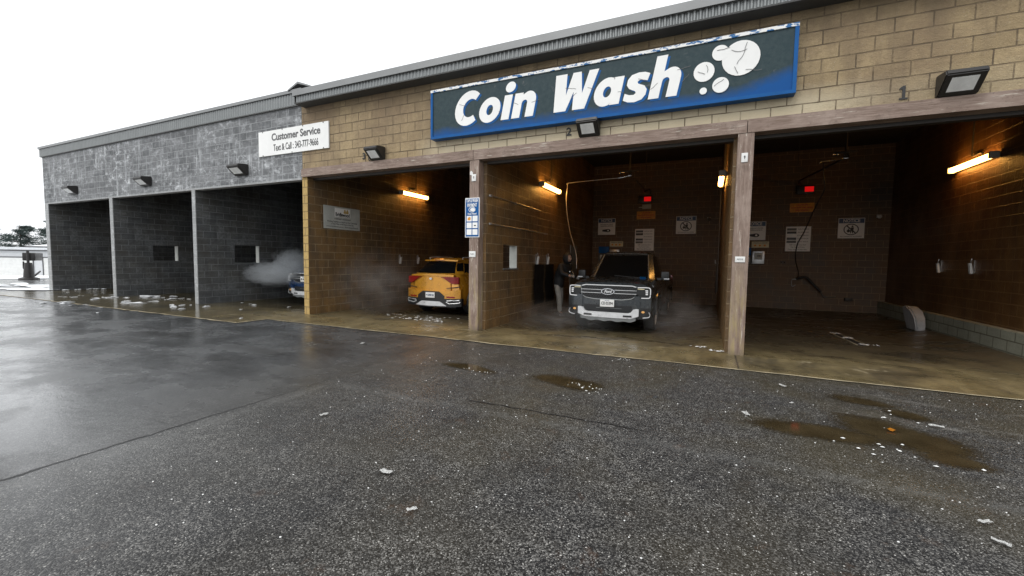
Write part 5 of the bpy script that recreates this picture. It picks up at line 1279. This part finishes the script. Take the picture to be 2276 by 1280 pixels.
# low service building across the snow
a = Vector((-42.6, 3.5)); b = Vector((-41.0, 5.28)); d = (b - a).normalized(); ang = math.atan2(d.y, d.x)
t = thing('garage_building', 'low pale garage building with a dark eave beyond the snowy lot', 'building', (-42.6, 3.5, 0), ang)
boxo('wall', (-8, 9, 0, 7, 0, 1.62), M['shed'], t); boxo('eave', (-8.2, 9.2, -.22, .0, 1.62, 1.70), M['eave_trim'], t)
bm = bmesh.new(); P_ = [(-8.3, -.25, 1.701), (9.3, -.25, 1.701), (9.3, 7.4, 1.95), (-8.3, 7.4, 1.95)]
bm.faces.new([bm.verts.new(p) for p in P_]); bmesh.ops.solidify(bm, geom=bm.faces[:], thickness=-.05); fin('roof', bm, M['snow'], t)
for x0, x1 in ((-3.4, 1.62), (2.15, 6.5)):
    g_ = boxo('garage_door', (x0, x1, -.02, -.001, .0, 1.18), M['white'], t)
    bm = bmesh.new()
    for dd in ((x0 - .05, x0, -.04, -.001, 0, 1.24), (x1, x1 + .05, -.04, -.001, 0, 1.24), (x0, x1, -.04, -.001, 1.18, 1.24)): box(bm, *dd)
    fin('door_frame', bm, M['eave_trim'], t)
t2 = thing('roofed_shelter', 'shallow snow covered hipped roof rising behind the garage', 'building', (-48, 9.0, 0), ang)
boxo('wall', (-1.6, 8, 0, 5, 0, 2.05), M['shed'], t2)
bm = bmesh.new(); v0 = [bm.verts.new(p) for p in ((-2.6, -.6, 2.05), (9, -.6, 2.05), (9, 6, 2.05), (-2.6, 6, 2.05))]; v1 = [bm.verts.new(p) for p in ((1.6, 2.4, 2.75), (7.0, 2.4, 2.75))]
bm.faces.new((v0[0], v0[1], v1[1], v1[0])); bm.faces.new((v0[1], v0[2], v1[1])); bm.faces.new((v0[2], v0[3], v1[0], v1[1])); bm.faces.new((v0[3], v0[0], v1[0])); bm.faces.new(v0[::-1]); fin('roof', bm, M['snow'], t2)
boxo('eave', (-2.6, 9, -.62, -.58, 1.96, 2.048), M['eave_trim'], t2)
def foliage_mat():
    t = NT('pine_needles'); at = t.n('ShaderNodeAttribute', attribute_name='tone').outputs['Fac']
    t.bsdf(t.mix(at, (.030, .048, .045), (.075, .105, .095)), .8); return t.m
M['needles'] = foliage_mat(); M['bark'] = plain('grey_bark', (.09, .075, .065), .9, 0, .2, 10, bump=.5)
def pine(x, y, h, spread, seed, label):
    q = random.Random(seed); t = thing('pine_tree', label, 'tree', (x, y, -.1), 0, 'dark pines beyond the garage')
    tubeo('trunk', [(0, 0, 0), (q.uniform(-.1, .1), 0, h * .5), (0, 0, h * .97)], lambda k: .16 * (1 - k * .85), M['bark'], t, 4)
    bm = bmesh.new(); tone = bm.verts.layers.float.new('tone'); br = bmesh.new()
    nb = int(16 + h * 3)
    for i in range(nb):
        z = h * (.22 + .76 * (i / nb)); L = spread * (1.05 - (z / h)) ** .6 * q.uniform(.55, 1.15); a = q.uniform(0, 2 * math.pi); tip = Vector((math.cos(a) * L, math.sin(a) * L, z + L * q.uniform(-.05, .28)))
        tube(br, [(0, 0, z), tip * .5 + Vector((0, 0, z * .5 - .05 * L)), tip], .03, 4)
        for c_ in range(6):
            f = .3 + .7 * c_ / 5; c = Vector((0, 0, z)).lerp(tip, f) + Vector((q.gauss(0, .1), q.gauss(0, .1), q.gauss(0, .06))) * L
            tn = q.uniform(0, 1)
            for _ in range(42):
                p = c + Vector((q.gauss(0, .20), q.gauss(0, .20), q.gauss(0, .075))) * L ** .5; s_ = q.uniform(.05, .12)
                d1 = Vector((q.gauss(0, 1), q.gauss(0, 1), q.gauss(0, .5))).normalized() * s_ * 1.8; d2 = Vector((q.gauss(0, 1), q.gauss(0, 1), q.gauss(0, 1))).normalized() * s_ * .6
                vs = [bm.verts.new(p - d1), bm.verts.new(p + d2), bm.verts.new(p + d1)]
                for v in vs: v[tone] = tn
                bm.faces.new(vs)
    fin('crown', bm, M['needles'], t); fin('branches', br, M['bark'], t)
for i, (x, y, h, s, lab) in enumerate(((-66, 4.5, 5.4, 3.4, 'dark pine tree at the left edge of the photo'), (-65, 8.0, 5.7, 2.7, 'tallest rounded pine tree in the middle behind the garage'), (-67, 11.5, 4.6, 3.0, 'lower broad pine tree right of the tallest one'), (-64, 13.2, 5.5, 2.3, 'pine tree close beside the grey wall corner'), (-70, -.5, 5.0, 3.2, 'pine tree beyond the left edge pine'), (-70, 17, 5.2, 3.2, 'pine tree mostly behind the grey building'))):
    pine(x, y, h, s, i + 20, lab)

# ------------------------------------------------------------------ steam from the wash
def steam_mat(name, dens, scale, lo, hi, colr=(.80, .84, .88), soft=.25, amp=.9):
    t = NT(name); o = t.obj()
    n = t.noise(o, scale, 3, .55)
    ln = t.n('ShaderNodeVectorMath', operation='LENGTH'); t.set(ln.inputs[0], o)
    fall = t.ramp(t.math('ADD', ln.outputs['Value'], t.math('MULTIPLY', t.math('SUBTRACT', n, .5), .9)), 1.0 - soft, .35 if soft > .3 else .8 - soft, 0, 1)
    fall = t.ramp(t.math('ADD', ln.outputs['Value'], t.math('MULTIPLY', t.math('SUBTRACT', n, .5), amp)), 1.12, 1.12 - soft, 0, 1)
    v = t.n('ShaderNodeVolumePrincipled', {'Color': colr, 'Anisotropy': .3})
    t.set(v.inputs['Density'], t.math('MULTIPLY', t.math('MULTIPLY', fall, t.ramp(n, lo, hi)), dens))
    t.l.new(v.outputs[0], t.out.inputs['Volume']); t.m.volume_intersection_method = 'ACCURATE' if hasattr(t.m, 'volume_intersection_method') else t.m.volume_intersection_method
    return t.m
M['steam_soft'] = steam_mat('thin_steam', .42, 2.2, .38, .66, soft=.65)
M['steam_thick'] = steam_mat('dense_steam', 7.5, 3.4, .36, .60, (.80, .83, .86), soft=.75, amp=1.9)
def steam(loc, sc, mat, lab):
    bm = bmesh.new(); bmesh.ops.create_icosphere(bm, subdivisions=5, radius=1.0)
    for v in bm.verts: v.co *= 1 + .34 * mnoise.fractal(v.co * 1.6 + Vector(loc), .8, 2.0, 5)
    o = fin('steam_cloud', bm, mat, kind='stuff', label=lab); o.location = loc; o.scale = sc
steam((-13.65, 1.72, .90), (1.1, .60, .40), M['steam_thick'], 'dense pale steam billowing over the blue truck')
steam((-13.05, 2.15, 1.12), (.85, .6, .62), M['steam_thick'], 'dense pale steam rising behind the grey bay jamb')
steam((-8.9, 1.6, .75), (1.1, 1.5, 1.0), M['steam_soft'], 'thin steam drifting along the left wall of the orange car bay')
steam((-3.6, 1.8, .15), (1.5, 1.3, .42), M['steam_soft'], 'low steam curling around the front of the grey truck')
steam((-1.1, 2.0, .3), (.8, 1.4, .6), M['steam_soft'], 'low steam right of the grey truck wheel')
scene.cycles.volume_step_rate = 2.0; scene.cycles.volume_bounces = 3; scene.cycles.max_bounces = 8

t = thing('floor_drain', 'narrow dark drain slot with pale edges in the floor of bay 1', 'drain', (2.15, 3.5, floor_z(2.15, 3.5) + .004), R(4))
boxo('grate', (-.07, .07, -.8, .8, 0, .008), M['bronze'], t)
for q in (-.085, .07): boxo('rim', (q, q + .015, -.8, .8, 0, .011), M['edge'], t)
